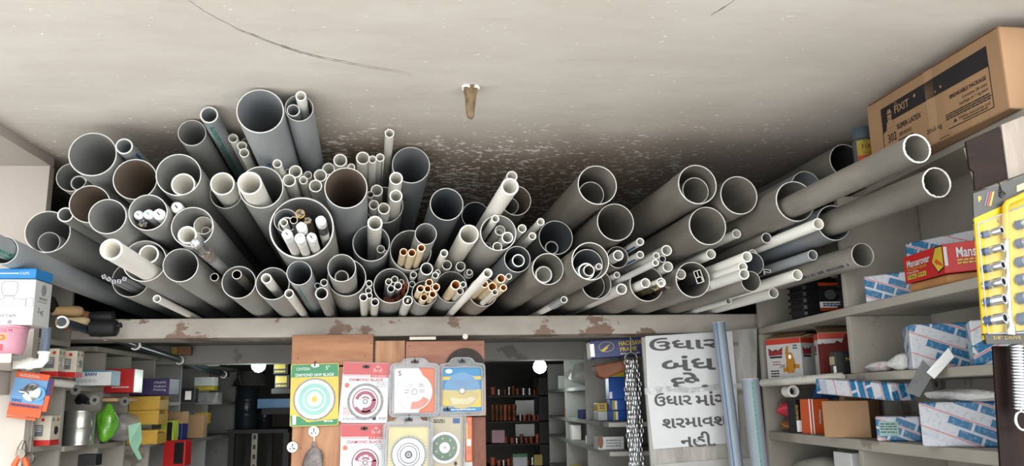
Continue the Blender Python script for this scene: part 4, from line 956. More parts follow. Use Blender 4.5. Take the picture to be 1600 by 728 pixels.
p = at(732.5, 686, 2.684); o = thing('orange_packet', 'slim orange packet on the rough red strip at the board edge', 'packet', p)
MB().box((-5.5*PX, -.004, -32*PX), (5.5*PX, .005, 32*PX)).build('packet_body', mat('packet_orange', S(216, 104, 52), rough=.25, var=.3, scale=30), o, bevel=.003)
patch(o, FRONT @ tr(0, 0, .0042), rectp(-.006, -.02, .006, 0), M_['paper'], 'label'); patch(o, FRONT @ tr(0, 0, .0042), rectp(-.0085, .0, -.004, .05), M_['card_yellow'], 'yellow_stripe')
p = at(731, 721, 2.688); o = tag(MB().box((-7*PX, -.003, -9*PX), (7*PX, .003, 7*PX)).build('metal_plate', mat('plate_white', S(206, 200, 190), rough=.4, var=.1), bevel=.002), 'small pale metal plate with one hole below the orange packet', 'plate'); o.location = p
MB().ringdisc(0, .0034, .0008, FRONT @ tr(0, .002, .003), 0, 12).build('hole', M_['black'], o)
o = tag(MB().tube([(0, 0, 0), (0, .1, 0)], .0085, 16).build('steel_rod', M_['steel'], smooth=50), 'round steel rod end on top of the board against the beam', 'rod'); o.location = at(727, 525.5, 2.63)

# ------------------------------------------------------------------ hand-lettered sign
ALB = .62
mat('sign_grey', S(92, 92, 92), rough=.7, var=.12, scale=30)
sign_ply = wood('pale_ply', S(150, 146, 138), S(196, 192, 184), 2.4, axis='Z', rough=.7)
YS = 2.715
o = thing('notice_board', 'grey hand-lettered paper notice taped to a pale plywood sheet', 'sign', at(1098, 610, YS))
lo = o.location
def loc(u, v, y=YS): q = at(u, v, y); return (q.x - lo.x, q.z - lo.z)
MB().prism([loc(1003, 527), loc(1183, 512.5), loc(1184, 760), loc(1020, 760)], .014, FRONT @ tr(0, 0, -.016)).build('plywood', sign_ply, o)
MB().prism([loc(1021, 726), loc(1140, 716), loc(1183, 716), loc(1184, 770), loc(1022, 770)], .005, FRONT @ tr(0, 0, -.002)).build('lower_sheet', mat('sheet_grey', S(186, 184, 178), rough=.7, var=.1), o)
paper_m = mat('notice_paper', S(226, 226, 226), rough=.6, var=.05, scale=7, bump=.35, bump_scale=14)
MB().prism([loc(1007.5, 525.5), loc(1143, 517.5), loc(1150, 603), loc(1011, 612)], .0012, FRONT @ tr(0, 0, .004)).build('upper_paper', paper_m, o)
MB().prism([loc(1010.5, 611), loc(1150, 600), loc(1155, 691), loc(1020, 702)], .0012, FRONT @ tr(0, 0, .0024)).build('lower_paper', paper_m, o)
b = MB(); pts = [(1006, 607), (1040, 603), (1080, 606), (1120, 600), (1158, 599), (1158, 607), (1120, 609), (1078, 614), (1040, 611), (1007, 617)]
b.prism([loc(*q) for q in pts], .0008, FRONT @ tr(0, 0, .0058)); b.build('tape_strip', mat('clear_tape', S(236, 236, 236), rough=.12, alpha=.45, spec=.9, bump=.7, bump_scale=30), o)
for u, v in ((1149, 537), (1158, 613)): MB().box((-.01, 0, -.006), (.01, .0016, .006)).build('tape_stub', mat('tan_tape', S(140, 130, 108), rough=.4), o).location = (loc(u, v)[0], -.0008, loc(u, v)[1])
S_ = 2.71*1.06/F
for body, u, v, wpx, hpx in (('ઉધાર', 1069, 536.5, 108, 17), ('બંધ', 1075, 567.5, 82, 17), ('છે.', 1076, 594, 56, 17), ('ઉધાર', 1051, 623.5, 56, 17), ('માંગી', 1117, 621, 60, 17), ('શરમાવશો', 1089, 656, 106, 15), ('નહી.', 1090, 686, 52, 16)):
    x, y = loc(u, v)
    me = text_mesh(body, .05, .0012, wpx*S_)
    ys = [q.co.y for q in me.vertices]; sy = hpx*S_*(1.35 if body in ('છે.', 'માંગી', 'શરમાવશો', 'નહી.', 'બંધ') else 1.12)/(max(ys)-min(ys))
    for q in me.vertices: q.co.y *= sy
    me.materials.append(M_['sign_grey']); l = bpy.data.objects.new('lettering', me); COL.objects.link(l); l.parent = o; l.matrix_local = FRONT @ tr(x, y, .0074 if body == 'છે.' else .0062 if v < 605 else .0046, .03)

# pipes leaning in front of the notice
def leaning(label, u0, v0, u1, v1, Y0, Y1, wpx, stripe, cols):
    a, b_ = at(u0, v0, Y0), at(u1, v1, Y1); d = (b_ - a).normalized(); b_ = a + d*((a.z - .005)/-d.z)
    R = wpx/2*Y0*1.03/F; L = (b_-a).length
    o = MB().lathe([(R, .001), (R, L)], FM, 40, 0, False, False).lathe([(R*.9, .001), (R*.9, L)], FM, 40, 0, False, False).ringdisc(R*.9, R, .001, FM, 1, 40).ringdisc(R*.9, R, .001, FM @ Matrix.Translation((0,0,L-.001)), 1, 40).build('pvc_pipe', [mat('pvc_light', S(150, 160, 168), rough=.4, var=.06), M_['cut_grey']], smooth=40)
    yv = d; xv = yv.cross(Vector((0, -1, 0))).normalized(); zv = xv.cross(yv)
    m = Matrix((xv, yv, zv)).transposed().to_4x4(); m.translation = a; o.matrix_world = m
    tag(o, label, 'pipe', 'pipes leaning by the notice')
    return o, R
o, R = leaning('tall pale blue-grey pipe with a dark blue stripe leaning across the notice', 1122.5, 504, 1150.5, 728, 2.6, 2.58, 20, 1, 0)
for k, s in ((0, 1), (1, 1)): strip(o, R, .0, 1.9, -math.pi/2 + (.55 if k == 0 else .8)*-1, -math.pi/2 + (.66 if k == 0 else .9)*-1, M_['blue_print'], 'blue_stripe') if False else None
strip(o, R, 0, 1.9, .85, 1.0, M_['blue_print'], 'blue_stripe'); strip(o, R, 0, 1.9, 2.2, 2.25, M_['blue_print'], 'blue_stripe')
o, R = leaning('shorter pale pipe with teal print standing beside the notice', 1172, 592, 1187, 728, 2.5, 2.49, 26, 0, 0)
strip(o, R, .01, 1.2, 1.3, 1.55, M_['green_print'], 'printed_lettering', 90, tight=True)
# ------------------------------------------------------------------ shelving along both side walls
slab('wall_left_lower', (-1.749, 2.531, 0), (-1.452, 6.5, Z(.2495)), shaded_p)
XL, XR = -1.16, 1.05
t = thing('pigeonhole_unit', 'whitewashed pigeonhole shelving along the wall behind the hammers', 'shelving', (XL, 2.54, 0))
def part(root, name, lo, hi, m, bevel=.0015):
    q = root.location; return MB().box([a-b for a, b in zip(lo, q)], [a-b for a, b in zip(hi, q)]).build(name, m, root, bevel=bevel)
DIV = [2.535, 2.735, 3.01, 3.25, 3.52, 3.88, 4.34, 4.9]
MID = [.09, .07, .05, -.066, .02, .03, .02]; LOW = [-.105, -.115, -.12, -.138, -.14, -.15, -.15]
for i, y in enumerate(DIV): part(t, 'divider', (-1.45, y, .02), (XL - (.008 if i == 1 else 0), y+.016, Z(.52 if i == 1 else .186)), plaster if i < 5 else shaded_p)
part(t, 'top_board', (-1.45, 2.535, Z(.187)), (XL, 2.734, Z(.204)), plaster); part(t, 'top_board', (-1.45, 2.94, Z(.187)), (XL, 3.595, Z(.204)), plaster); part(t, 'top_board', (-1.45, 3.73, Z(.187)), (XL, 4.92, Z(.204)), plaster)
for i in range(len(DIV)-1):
    for z in (MID[i], LOW[i], LOW[i]-.24): part(t, 'shelf', (-1.45, DIV[i]+.017, Z(z-.016)), (XL, DIV[i+1]-.001, Z(z)), plaster if i < 4 else shaded_p)
# clip rail along the pigeonholes: dark pipe in white clips
RAIL = [at(u, v, Y) + Vector((.032, 0, 0)) for u, v, Y in ((78, 503, 2.47), (140, 521, 2.745), (198, 540, 3.05), (262, 560, 3.5), (300, 575, 3.9), (345, 586, 4.4))]
r = tag(MB().tube(RAIL, .0125, 14).build('rail_pipe', mat('rail_black', S(58, 68, 74), rough=.3, var=.2, dirt=S(130, 130, 126), dirt_amt=.3), smooth=50), 'dark pipe rail running along the pigeonholes in white clips', 'pipe')
for u, v, Y in ((79, 503.5, 2.48), (149, 523.5, 2.79), (197, 539.5, 3.04), (268, 563, 3.56), (339, 585.5, 4.33)):
    p = at(u, v, Y) + Vector((.032, 0, 0)); MB().ringdisc(.013, .0175, .012, FM @ Matrix.Translation((0, 0, -.006)), 0, 24, -2.4, 2.4).build('clip', M_['pvc_white'], r, loc=p, smooth=40)
# ledge with the fixture cartons, in front of the partition
t = thing('wall_ledge', 'small painted ledge carrying the pink bucket in front of the partition', 'shelf', (-1.3, 2.38, Z(.13)))
MB().prism([(-1.5, 2.03), (-.99, 2.03), (-1.19, 2.45), (-1.19, 2.499), (-1.5, 2.499)], .022, tr(1.3, -2.38, -.024 - .001)).build('ledge_board', panel_p, t, bevel=.002); part(t, 'bracket', (-1.46, 2.3, Z(.0)), (-1.43, 2.499, Z(.1045)), panel_p); part(t, 'bracket', (-1.24, 2.4, Z(.04)), (-1.215, 2.499, Z(.1045)), panel_p)

def carton(name, label, cat, p, size, m, rz=0., group=None, bevel=.002, open_top=False, tilt=None):
    w, d, h = size
    if open_top:
        b = MB(); k = .002
        b.box((-w/2, -d/2, 0), (w/2, d/2, k)).box((-w/2, -d/2, k), (-w/2+k, d/2, h)).box((w/2-k, -d/2, k), (w/2, d/2, h)).box((-w/2+k, -d/2, k), (w/2-k, -d/2+k, h)).box((-w/2+k, d/2-k, k), (w/2-k, d/2, h))
        o = b.build(name, m)
    else: o = MB().box((-w/2, -d/2, 0), (w/2, d/2, h)).build(name, m, bevel=bevel)
    o.location = p; o.rotation_euler = tilt if tilt else (0, 0, rz); return tag(o, label, cat, group)
mat('cardboard', S(178, 140, 102), rough=.75, var=.08, scale=10, stretch=(1, 1, .2), dirt=S(140, 108, 78), dirt_amt=.3); mat('cardboard_dark', S(132, 98, 68), rough=.8, var=.12)
mat('box_white', S(214, 214, 210), rough=.5, var=.05); mat('box_blue', S(28, 130, 196), rough=.45, var=.05); mat('pink', S(222, 160, 176), rough=.45, var=.12, scale=30); mat('orange', S(232, 96, 40), rough=.4, var=.06)
mat('sky_card', S(110, 160, 206), rough=.35, var=.12, scale=18); mat('navy', S(38, 52, 110), rough=.4, var=.08); mat('purple', S(58, 46, 92), rough=.5, var=.08); mat('red', S(196, 36, 36), rough=.4, var=.06); mat('cream_box', S(220, 212, 190), rough=.5, var=.05)
mat('tool_wood', S(204, 166, 118), rough=.55, var=.14, scale=30, stretch=(1, .15, 1)); mat('tool_wood_red', S(190, 128, 88), rough=.55, var=.14, scale=30, stretch=(1, .15, 1)); mat('tool_wood_pale', S(222, 196, 150), rough=.5, var=.1, scale=30, stretch=(1, .15, 1))
mat('rubber', S(26, 26, 27), rough=.6, var=.1); mat('yellow_bin', S(208, 164, 56), rough=.5, var=.1); mat('lime', S(186, 208, 60), rough=.45); mat('green_bag', S(110, 184, 50), rough=.15, var=.25, scale=20, alpha=.8, spec=.8, bump=.6, bump_scale=25)
mat('clear_bag', S(190, 188, 182), rough=.1, alpha=.5, var=.3, scale=30, spec=.9, bump=1., bump_scale=40); mat('tin', S(196, 194, 184), rough=.28, metal=.8, var=.08, scale=20, stretch=(1, 1, 3)); mat('mint', S(150, 200, 168), rough=.4, alpha=.85, var=.1)
mat('corr', S(214, 210, 200), rough=.5, var=.08); mat('sketch', S(150, 150, 152), rough=.6)

# cartons on the ledge
c = carton('carton', 'bright blue flat carton on top of the white fixture carton', 'carton', (-1.086, 2.105, Z(.3062)), (.235, .09, .024), M_['box_blue'], 0, 'cartons on the wall ledge')
fr = frame((.235, .09, .024), 'F'); patch(c, fr, rectp(-.06, -.001, .08, .0015), M_['print_white'], 'printed_line'); write(c, fr, 'TAPS', .092, .0, .01, M_['print_white'])
w, d, h = .18, .095, .11; p = Vector((0, 0, 0))
c = carton('carton', 'white fixture carton with line drawing of a tap, on a bucket', 'carton', p, (w, d, h), M_['box_white'], .04, 'cartons on the wall ledge'); c.location = Vector((-1.062, 2.112, Z(.1955)))
fr = frame((w, d, h), 'F') @ tr(.022, 0)
def outline(par, fr, pts, m, wd=.0012, name='line_drawing', closed=False):
    b = MB(); k = len(pts)
    for i in range(k if closed else k-1):
        (x0, y0), (x1, y1) = pts[i], pts[(i+1) % k]; l = math.hypot(x1-x0, y1-y0) or 1e-6; nx, ny = -(y1-y0)/l*wd/2, (x1-x0)/l*wd/2
        b.prism([(x0+nx, y0+ny), (x1+nx, y1+ny), (x1-nx, y1-ny), (x0-nx, y0-ny)], .0007, fr)
    return b.build(name, m, par)
k = M_['sketch']
outline(c, fr, [(.0, .008), (-.028, .003), (-.045, -.01), (-.05, -.02), (-.043, -.024), (-.034, -.012), (-.01, -.008), (.05, -.008), (.05, .006), (.036, .007), (.022, .008), (.022, .014), (.0, .014)], k, closed=True); outline(c, fr, [(-.002, .016), (.024, .016), (.028, .028), (.028, .044), (.022, .05), (-.002, .05), (-.008, .042), (-.007, .026)], k, closed=True); outline(c, fr, [(.05, .009), (.066, .009), (.066, -.011), (.05, -.011)], k, closed=True)
write(c, fr, 'PENTART TAPS', -.004, -.033, .0095, M_['print_grey'], width=.07)
for x in (-.03, -.008, .018): patch(c, fr, ell(x, -.047, .005, .005, 16) if x > -.03 else rectp(x-.006, -.05, x+.008, -.045), M_['print_black'] if x < .01 else M_['sketch'], 'pictogram')
fr = frame((w, d, h), 'R'); patch(c, fr, ell(0, .033, .014, .014), M_['sketch'], 'round_mark'); write(c, fr, 'PENTART', 0, .012, .008, M_['print_black'], width=.045); lines(c, fr, -.03, .03, (.004,), k, .0018); write(c, fr, '2 v5', -.01, -.02, .018, M_['print_black'], a=-.25, name='pen_note')
# bucket under it
p = at(19, 549, 2.37); o = thing('bucket', 'pink plastic bucket with orange and yellow letters under the white carton', 'bucket', Vector((-1.052, 2.095, Z(.1285))))
MB().lathe([(.05, 0), (.055, .018), (.058, .06), (.06, .061), (.06, .066), (.056, .066)], None, 36).build('bucket_body', M_['pink'], o, smooth=40)
def wraptext(par, body, R, z, size, m, a0, width=None, bold=0.):
    me = text_mesh(body, size, bold, width); me.materials.append(m)
    for v in me.vertices:
        a = a0 + v.co.x/R; v.co = Vector((R*math.sin(a), -R*math.cos(a), z + v.co.y))
    q = bpy.data.objects.new('lettering', me); COL.objects.link(q); q.parent = par; return q
wraptext(o, 'H.J. BUSHINESS M', .0586, .052, .012, M_['print_red'], .12, .085); wraptext(o, 'mpuo', .0585, .034, .026, M_['orange'], .1, .062, .0006); wraptext(o, 'mpuo', .0578, .034, .028, M_['card_yellow'], .1, .068, .0016); wraptext(o, 'al', .0568, .014, .02, M_['print_red'], .35, .025, .0003)
c = carton('carton', 'white carton standing behind the pink bucket beside the grey pipe stub', 'carton', (-1.185, 2.34, Z(.1285)), (.1, .09, .066), M_['box_white'], 0, 'cartons on the wall ledge')
# pipes under the ledge
o = thing('water_pipe', 'short grey pipe meeting a white pipe elbow beside the ledge', 'pipe', at(70, 560, 2.43))
q = o.location
P0 = [at(u, v, 2.43) - q for u, v in ((73, 512), (72, 530), (69, 549))]; MB().tube(P0, .0125, 18).build('grey_stub', mat('pipe_blue', S(120, 134, 152), rough=.4, var=.06), o, smooth=50)
MB().tube([at(69, 549, 2.43)-q, at(68.5, 553, 2.43)-q], .0165, 18).build('white_collar', M_['pvc_white'], o, smooth=50)
MB().tube([at(69, 553, 2.43)-q, at(68, 562, 2.43)-q, at(64, 567, 2.43)-q, at(50, 568, 2.43)-q, at(20, 569, 2.43)-q], .0135, 18).build('white_elbow', M_['pvc_white'], o, smooth=50)
MB().tube([at(50, 568, 2.43)-q, at(43, 568, 2.43)-q], .0165, 18).build('white_collar', M_['pvc_white'], o, smooth=50)
# orange carded fittings hanging on the partition
o = thing('fitting_pack', 'orange and blue pack of chrome fittings hung on the white partition end', 'pack', at(46, 617, 2.46), rot=(0, .14, 0)); s = 2.46*1.04/F
MB().box((-24*s, -.004, -30*s), (22*s, .004, 31*s)).build('card', M_['orange'], o, bevel=.002); f0 = FRONT @ tr(0, 0, .0042)
patch(o, f0, rectp(-24*s, -12*s, 22*s, 22*s), M_['sky_card'], 'window'); patch(o, f0, rectp(-23*s, -18*s, 22*s, -13*s), mat('orange_deep', S(200, 72, 40), rough=.4), 'band')
MB().lathe([(.02, 0), (.024, .006), (.012, .014), (.004, .016)], f0 @ tr(.008, .008), 24).build('chrome_fitting', M_['chrome'], o, smooth=40)
MB().tube([f0 @ Vector(v) for v in ((-.022, .008, .006), (-.005, .008, .009), (.008, .004, .014))], .005, 10).build('chrome_spout', M_['chrome'], o, smooth=50)
MB().ringdisc(.012, .02, .006, f0 @ tr(.026, .006), 0, 24).build('clear_ring', mat('ring_blue', S(90, 170, 220), rough=.2), o, smooth=40)
write(o, f0, 'KING', -14*s, -9*s, .011, M_['navy'], bold=.0003); lines(o, f0 @ tr(0, 0, .0006), -20*s, 18*s, (-15.5*s,), M_['navy'], .005); lines(o, f0 @ tr(0, 0, .0002), -18*s, 10*s, (27*s, 25*s), M_['print_white'], .0016)
b = MB(); b.box((-24*s, 0, -34*s), (16*s, .0045, -31*s)).box((23*s, -.006, -20*s), (29*s, .003, 26*s)); b.build('card_behind', M_['orange'], o); patch(o, f0, rectp(23*s, 2*s, 29*s, 26*s), M_['navy'], 'side_panel', .002)
# pliers hanging at the bottom
o = thing('pliers', 'grey pliers with orange grips hanging below the orange fitting pack', 'pliers', at(33, 716, 2.44)); s = 2.44*1.04/F
b = MB(); b.tube([(-3*s, 0, 6*s), (-2*s, 0, 14*s), (1*s, 0, 24*s)], [.009, .008, .004], 12).tube([(3*s, 0, 6*s), (2*s, .004, 14*s), (1*s, .004, 24*s)], [.009, .008, .004], 12).lathe([(.013, -.008), (.013, .008)], Matrix.Translation((0, 0, 6*s)) @ Matrix.Rotation(math.pi/2, 4, 'X'), 20).build('jaws', M_['steel'], o, smooth=40)
for q in (-1, 1): MB().tube([(q*2*s, .004*q, 3*s), (q*7*s, .004*q, -8*s), (q*9*s, .004*q, -26*s), (q*6*s, .004*q, -50*s)], [.006, .008, .0095, .008], 10).build('grip', M_['orange'], o, smooth=60)
o = tag(MB().ringdisc(.008, .018, .01, FRONT, 0, 24).build('pipe_flange', M_['steel'], smooth=40), 'small grey metal flange beside the hanging pliers', 'flange'); o.location = at(45, 716, 2.475)

# hammers and mallets on the top board
def handle(u0, v0, u1, v1, Y0, Y1, r0, m, lab, head=None):
    a, b_ = at(u0, v0, Y0), at(u1, v1, Y1); o = thing('hammer', lab, 'hammer', b_, 0, 'hammers on the pigeonhole unit'); d = a - b_
    pts = [d*k for k in (-.0, .04, .14, .3, .6, 1.)]; rs = [r0*.45, r0*.86, r0, r0, r0*.9, r0*.8]
    h = MB().tube(pts, rs, 16).build('handle', m, o, smooth=60)
    if head: 
        c = d; MB().tube([c + Vector((-.004, -.02, .03)), c + Vector((-.004, .012, .006))], .015, 16).build('head', M_['rubber'], o, smooth=50)
    return o
handle(84, 485.5, 128, 487, 2.58, 2.66, .0172, M_['tool_wood'], 'brown wooden hammer handle, upper of two blunt ends facing out', True)
handle(90, 503.5, 139, 503.5, 2.575, 2.655, .0165, M_['tool_wood_pale'], 'pale wooden hammer handle, lower of two blunt ends facing out')
handle(100, 487, 143, 493, 2.66, 2.715, .0115, M_['tool_wood_red'], 'reddish wooden handle tip behind the pale handle'); handle(100, 511, 144, 512, 2.64, 2.72, .012, M_['tool_wood_red'], 'reddish wooden handle tip lowest under the pale handle')
o = thing('rubber_mallet', 'black rubber mallet head lying across the beam end beside hammers', 'mallet', at(162, 513, 2.63))
MB().lathe([(.02, -.04), (.0245, -.036), (.0255, 0), (.0245, .036), (.02, .04)], Matrix.Rotation(math.pi/2, 4, 'Y'), 28).build('head', M_['rubber'], o, smooth=45); MB().tube([(0, .0, 0), (-.03, .03, .004), (-.05, .04, .008)], .011, 12).build('handle_socket', M_['rubber'], o, smooth=50); MB().tube([(.038, -.002, .006), (.052, -.002, .01)], .008, 12).build('peg', M_['rubber'], o, smooth=50)
o = thing('rubber_mallet', 'second black mallet head half hidden behind the first one', 'mallet', at(160, 496, 2.69)); MB().lathe([(.015, -.035), (.019, -.03), (.0195, .03), (.015, .035)], Matrix.Rotation(math.pi/2, 4, 'Y') , 24).build('head', M_['rubber'], o, smooth=45); MB().tube([(0, 0, 0), (-.04, .01, .01)], .009, 12).build('handle_socket', M_['rubber'], o, smooth=50)

# goods in the pigeonholes
def on(i, row, u, dx=.0):
    """x-y spot of pigeonhole i at picture column u near its mouth"""
    z = (MID if row == 'm' else LOW)[i]; return z
mat('box_ivory', S(206, 198, 176), rough=.45, var=.05)
def tapbox(p, rz, lab, w=.05, d=.05, h=.082):
    c = carton('tap_box', lab, 'box', p, (w, d, h), M_['box_ivory'], rz, 'red and ivory tap boxes in the pigeonholes')
    for f in 'FR':
        s_ = (w if f == 'F' else d); fr = frame((w, d, h), f); patch(c, fr, rectp(-s_/2+.0005, -h/2+.0005, s_/2-.0005, -h/2+.016), M_['red'], 'red_band'); patch(c, fr, ell(.012, h/2-.012, .005, .005, 16), M_['red'], 'red_mark'); patch(c, fr, ell(-.014, h/2-.012, .004, .005, 16), M_['card_green'], 'green_mark')
    fr = frame((w, d, h), 'F'); patch(c, fr, rectp(-.014, -.016, .014, .016), M_['print_grey'], 'picture_panel'); lines(c, fr @ tr(0, 0, .0006), -.012, .012, (.011, .005, -.001), M_['print_white'], .0022)
    fr = frame((w, d, h), 'R'); MB().ringdisc(0, .012, .003, fr @ tr(0, .0), 0, 20).build('tap_window', M_['chrome'], c, smooth=40); return c
zm = Z(MID[0]) + .0005
tapbox((-1.142, 2.582, zm), .05, 'ivory tap box with red base under the rail, first of two side by side'); tapbox((-1.125, 2.655, zm), .0, 'ivory tap box with red base under the rail, second of two side by side', .06, .05, .08)
tapbox((-1.16, 2.6, Z(LOW[0])+.0005), -.05, 'lone ivory tap box with red base on the lower pigeonhole shelf', .07, .055, .085)
c = carton('box', 'yellow-ended black small box beside the ivory tap boxes', 'box', (-1.185, 2.712, zm), (.03, .034, .05), M_['card_yellow']); c.location = (-1.178, 2.712, zm)
c = carton('box', 'pale blue and white box lying flat across the pigeonhole mouth', 'box', (-1.13, 2.87, Z(MID[1])+.0005), (.125, .09, .048), M_['box_white'], .05); fr = frame((.125, .09, .048), 'F'); write(c, fr, 'BARN', .0, .012, .014, M_['print_blue'], bold=.0004); lines(c, fr, -.04, .02, (-.006, -.012), M_['sketch'], .003)
patch(c, frame((.125, .09, .048), 'R'), rectp(-.044, -.023, .044, .023), mat('teal_box', S(60, 130, 160), rough=.4), 'blue_end'); patch(c, fr, rectp(-.062, .019, .062, .0235), MATS['teal_box'], 'blue_edge')
c = carton('box', 'small dark blue and orange box next to the pale blue flat one', 'box', (-1.2, 2.79, Z(MID[1])+.0005), (.07, .04, .05), M_['navy'], .2); patch(c, frame((.07, .04, .05), 'F'), rectp(.01, -.02, .034, .02), M_['tool_wood_red'], 'orange_panel')
c = carton('box', 'glossy red box with silver end in the third pigeonhole', 'box', (-1.13, 3.11, Z(MID[2])+.0005), (.105, .1, .082), M_['red'], .05); patch(c, frame((.105, .1, .082), 'R'), rectp(-.048, -.04, .048, .04), M_['tin'], 'silver_end'); lines(c, frame((.105, .1, .082), 'F'), -.02, .04, (-.022,), M_['print_white'], .004)
c = carton('box', 'purple box with white text above the yellow bins', 'box', (-1.115, 3.385, Z(.044)), (.16, .12, .062), M_['purple'], .0); fr = frame((.16, .12, .062), 'F')
for k, s_ in enumerate(('CIPLEMIZ', 'Headboard', 'Fitting')): write(c, fr, s_, .045, .016-.014*k, .011, M_['print_white'], width=.045)
def bin_(p, lab, w=.11, d=.13, h=.075):
    o = thing('storage_bin', lab, 'bin', p, .05, 'yellow bins stacked in the pigeonholes'); b = MB(); k = .003
    b.box((-w/2, -d/2, 0), (w/2, d/2, k)).box((-w/2, -d/2, k), (-w/2+k, d/2, h)).box((w/2-k, -d/2, k), (w/2, d/2, h*.75)).box((-w/2+k, -d/2, k), (w/2-k, -d/2+k, h)).box((-w/2+k, d/2-k, k), (w/2-k, d/2, h)); b.build('bin_body', M_['yellow_bin'], o, bevel=.001)
    MB().box((-w/2-.002, -d/2-.003, h-.012), (w/2+.002, -d/2-.0002, h)).build('rim_lip', M_['yellow_bin'], o, bevel=.001); MB().box((-w/2+.01, -d/2+.01, .01), (w/2-.01, d/2-.01, h*.8)).build('contents', M_['cardboard_dark'], o); return o
bin_((-1.125, 3.385, Z(-.0125)), 'yellow storage bin directly under the purple box', h=.052); bin_((-1.125, 3.385, Z(-.0655)), 'yellow storage bin, middle of three stacked under the purple box', h=.052); bin_((-1.125, 3.385, Z(-.1375)), 'yellow storage bin, lowest of three stacked under the purple box', h=.052)
# tin, bags
o = thing('tin_can', 'plain silver tin can standing on the lower pigeonhole shelf', 'can', (-1.165, 2.86, Z(LOW[1])+.0005)); MB().lathe([(.047, 0), (.047, .004), (.046, .006), (.046, .05), (.0468, .052), (.046, .054), (.046, .1), (.047, .102), (.047, .106), (.043, .106), (.043, .1)], None, 40).build('can_body', M_['tin'], o, smooth=40); MB().ringdisc(.0, .02, .006, tr(0, 0, .1), 0, 24).build('cap', M_['steel'], o)
def blob(name, lab, cat, p, size, m, seed, group=None, pts=None):
    bm = bmesh.new(); bmesh.ops.create_icosphere(bm, subdivisions=4, radius=1.); r = random.Random(seed); ks = [(Vector((r.uniform(-1,1), r.uniform(-1,1), r.uniform(-1,1))).normalized(), r.uniform(3, 8), r.uniform(0, 6)) for _ in range(14)]
    for v in bm.verts:
        d = sum(math.sin(v.co.dot(k)*f + q) for k, f, q in ks)/14; v.co *= 1 + .38*d
        v.co = Vector((v.co.x*size[0], v.co.y*size[1], v.co.z*size[2]))
    zmin = min(v.co.z for v in bm.verts)
    for v in bm.verts: v.co.z -= zmin
    me = bpy.data.meshes.new(name); bm.to_mesh(me); bm.free(); me.polygons.foreach_set('use_smooth', [True]*len(me.polygons)); me.materials.append(m)
    o = bpy.data.objects.new(name, me); COL.objects.link(o); o.location = p; return tag(o, lab, cat, group)
blob('plastic_bag', 'bright green plastic bag hanging out of the pigeonhole beside the tin can', 'bag', (-1.115, 2.955, Z(LOW[1])+.0005), (.032, .035, .062), M_['green_bag'], 3)
blob('plastic_bag', 'clear plastic bag of brown parts beside the green bag', 'bag', (-1.13, 3.13, Z(LOW[2])+.0005), (.06, .07, .05), M_['clear_bag'], 5)
o = tag(MB().add([(-.02, 0, .05), (.02, .004, .06), (.03, -.004, .0), (.02, -.006, -.03), (.034, 0, -.06), (.022, .002, -.066), (.0, -.002, -.03), (-.012, .002, -.008)], [(0, 1, 2, 3, 6, 7), (3, 4, 5, 6)]).build('mint_tag', M_['mint']), 'torn mint-green plastic strip dangling from the clear bag', 'strip'); o.modifiers.new('s', 'SOLIDIFY').thickness = .001; o.location = at(208, 688, 3.0)
o = tag(MB().tube([(-1.2, 2.93, Z(MID[1])-.045), (-1.14, 2.8, Z(MID[1])-.04), (-1.1, 2.76, Z(MID[1])-.052)], [.014, .016, .008], 12).build('black_grip_tool', M_['rubber'], smooth=60), 'black rubber-gripped tool hung under the pale blue flat box', 'tool')
# valve rings on the dividers
for u, v, Y in ((119, 609, 2.73), (149, 625, 2.73), (196, 627, 3.005)):
    o = tag(MB().ringdisc(.006, .0155, .006, FRONT, 0, 28).build('pipe_socket', mat('socket_grey', S(120, 118, 112), rough=.4, var=.1), smooth=40), {119: 'grey pipe socket ring on the divider under the ivory tap boxes', 149: 'grey pipe socket ring on the divider beside the tin can', 196: 'grey pipe socket ring on the divider under the red box'}[u], 'socket', 'grey socket rings on the dividers'); o.location = at(u, v, Y-.004 if Y < 3 else Y)
    MB().ringdisc(0, .006, .002, FRONT, 0, 16).build('dark_hole', M_['black'], o)
def ribbed(p0, p1, r, lab, n=26):
    d = p1-p0; b = MB(); k = n*2; pts = [p0 + d*(i/k) for i in range(k+1)]; rs = [r if i % 2 else r*.55 for i in range(k+1)]
    o = b.tube([q - p0 for q in pts], rs, 12).build('corrugated_pipe', M_['corr'], smooth=25); o.location = p0; return tag(o, lab, 'pipe', 'ribbed white pipes along shelf edges')
ribbed(Vector((-1.142, 2.50, Z(MID[0])-.012)), Vector((-1.142, 2.735, Z(MID[0])-.018)), .012, 'ribbed white pipe edging the shelf under the ivory tap boxes', 18)
o = carton('edge_strip', 'brown ribbed strip edging the shelf under the red box', 'strip', (-1.13, 3.1, Z(MID[2])-.0165), (.05, .2, .012), M_['tool_wood']); o.location = (-1.13, 3.1, Z(MID[2])-.03)

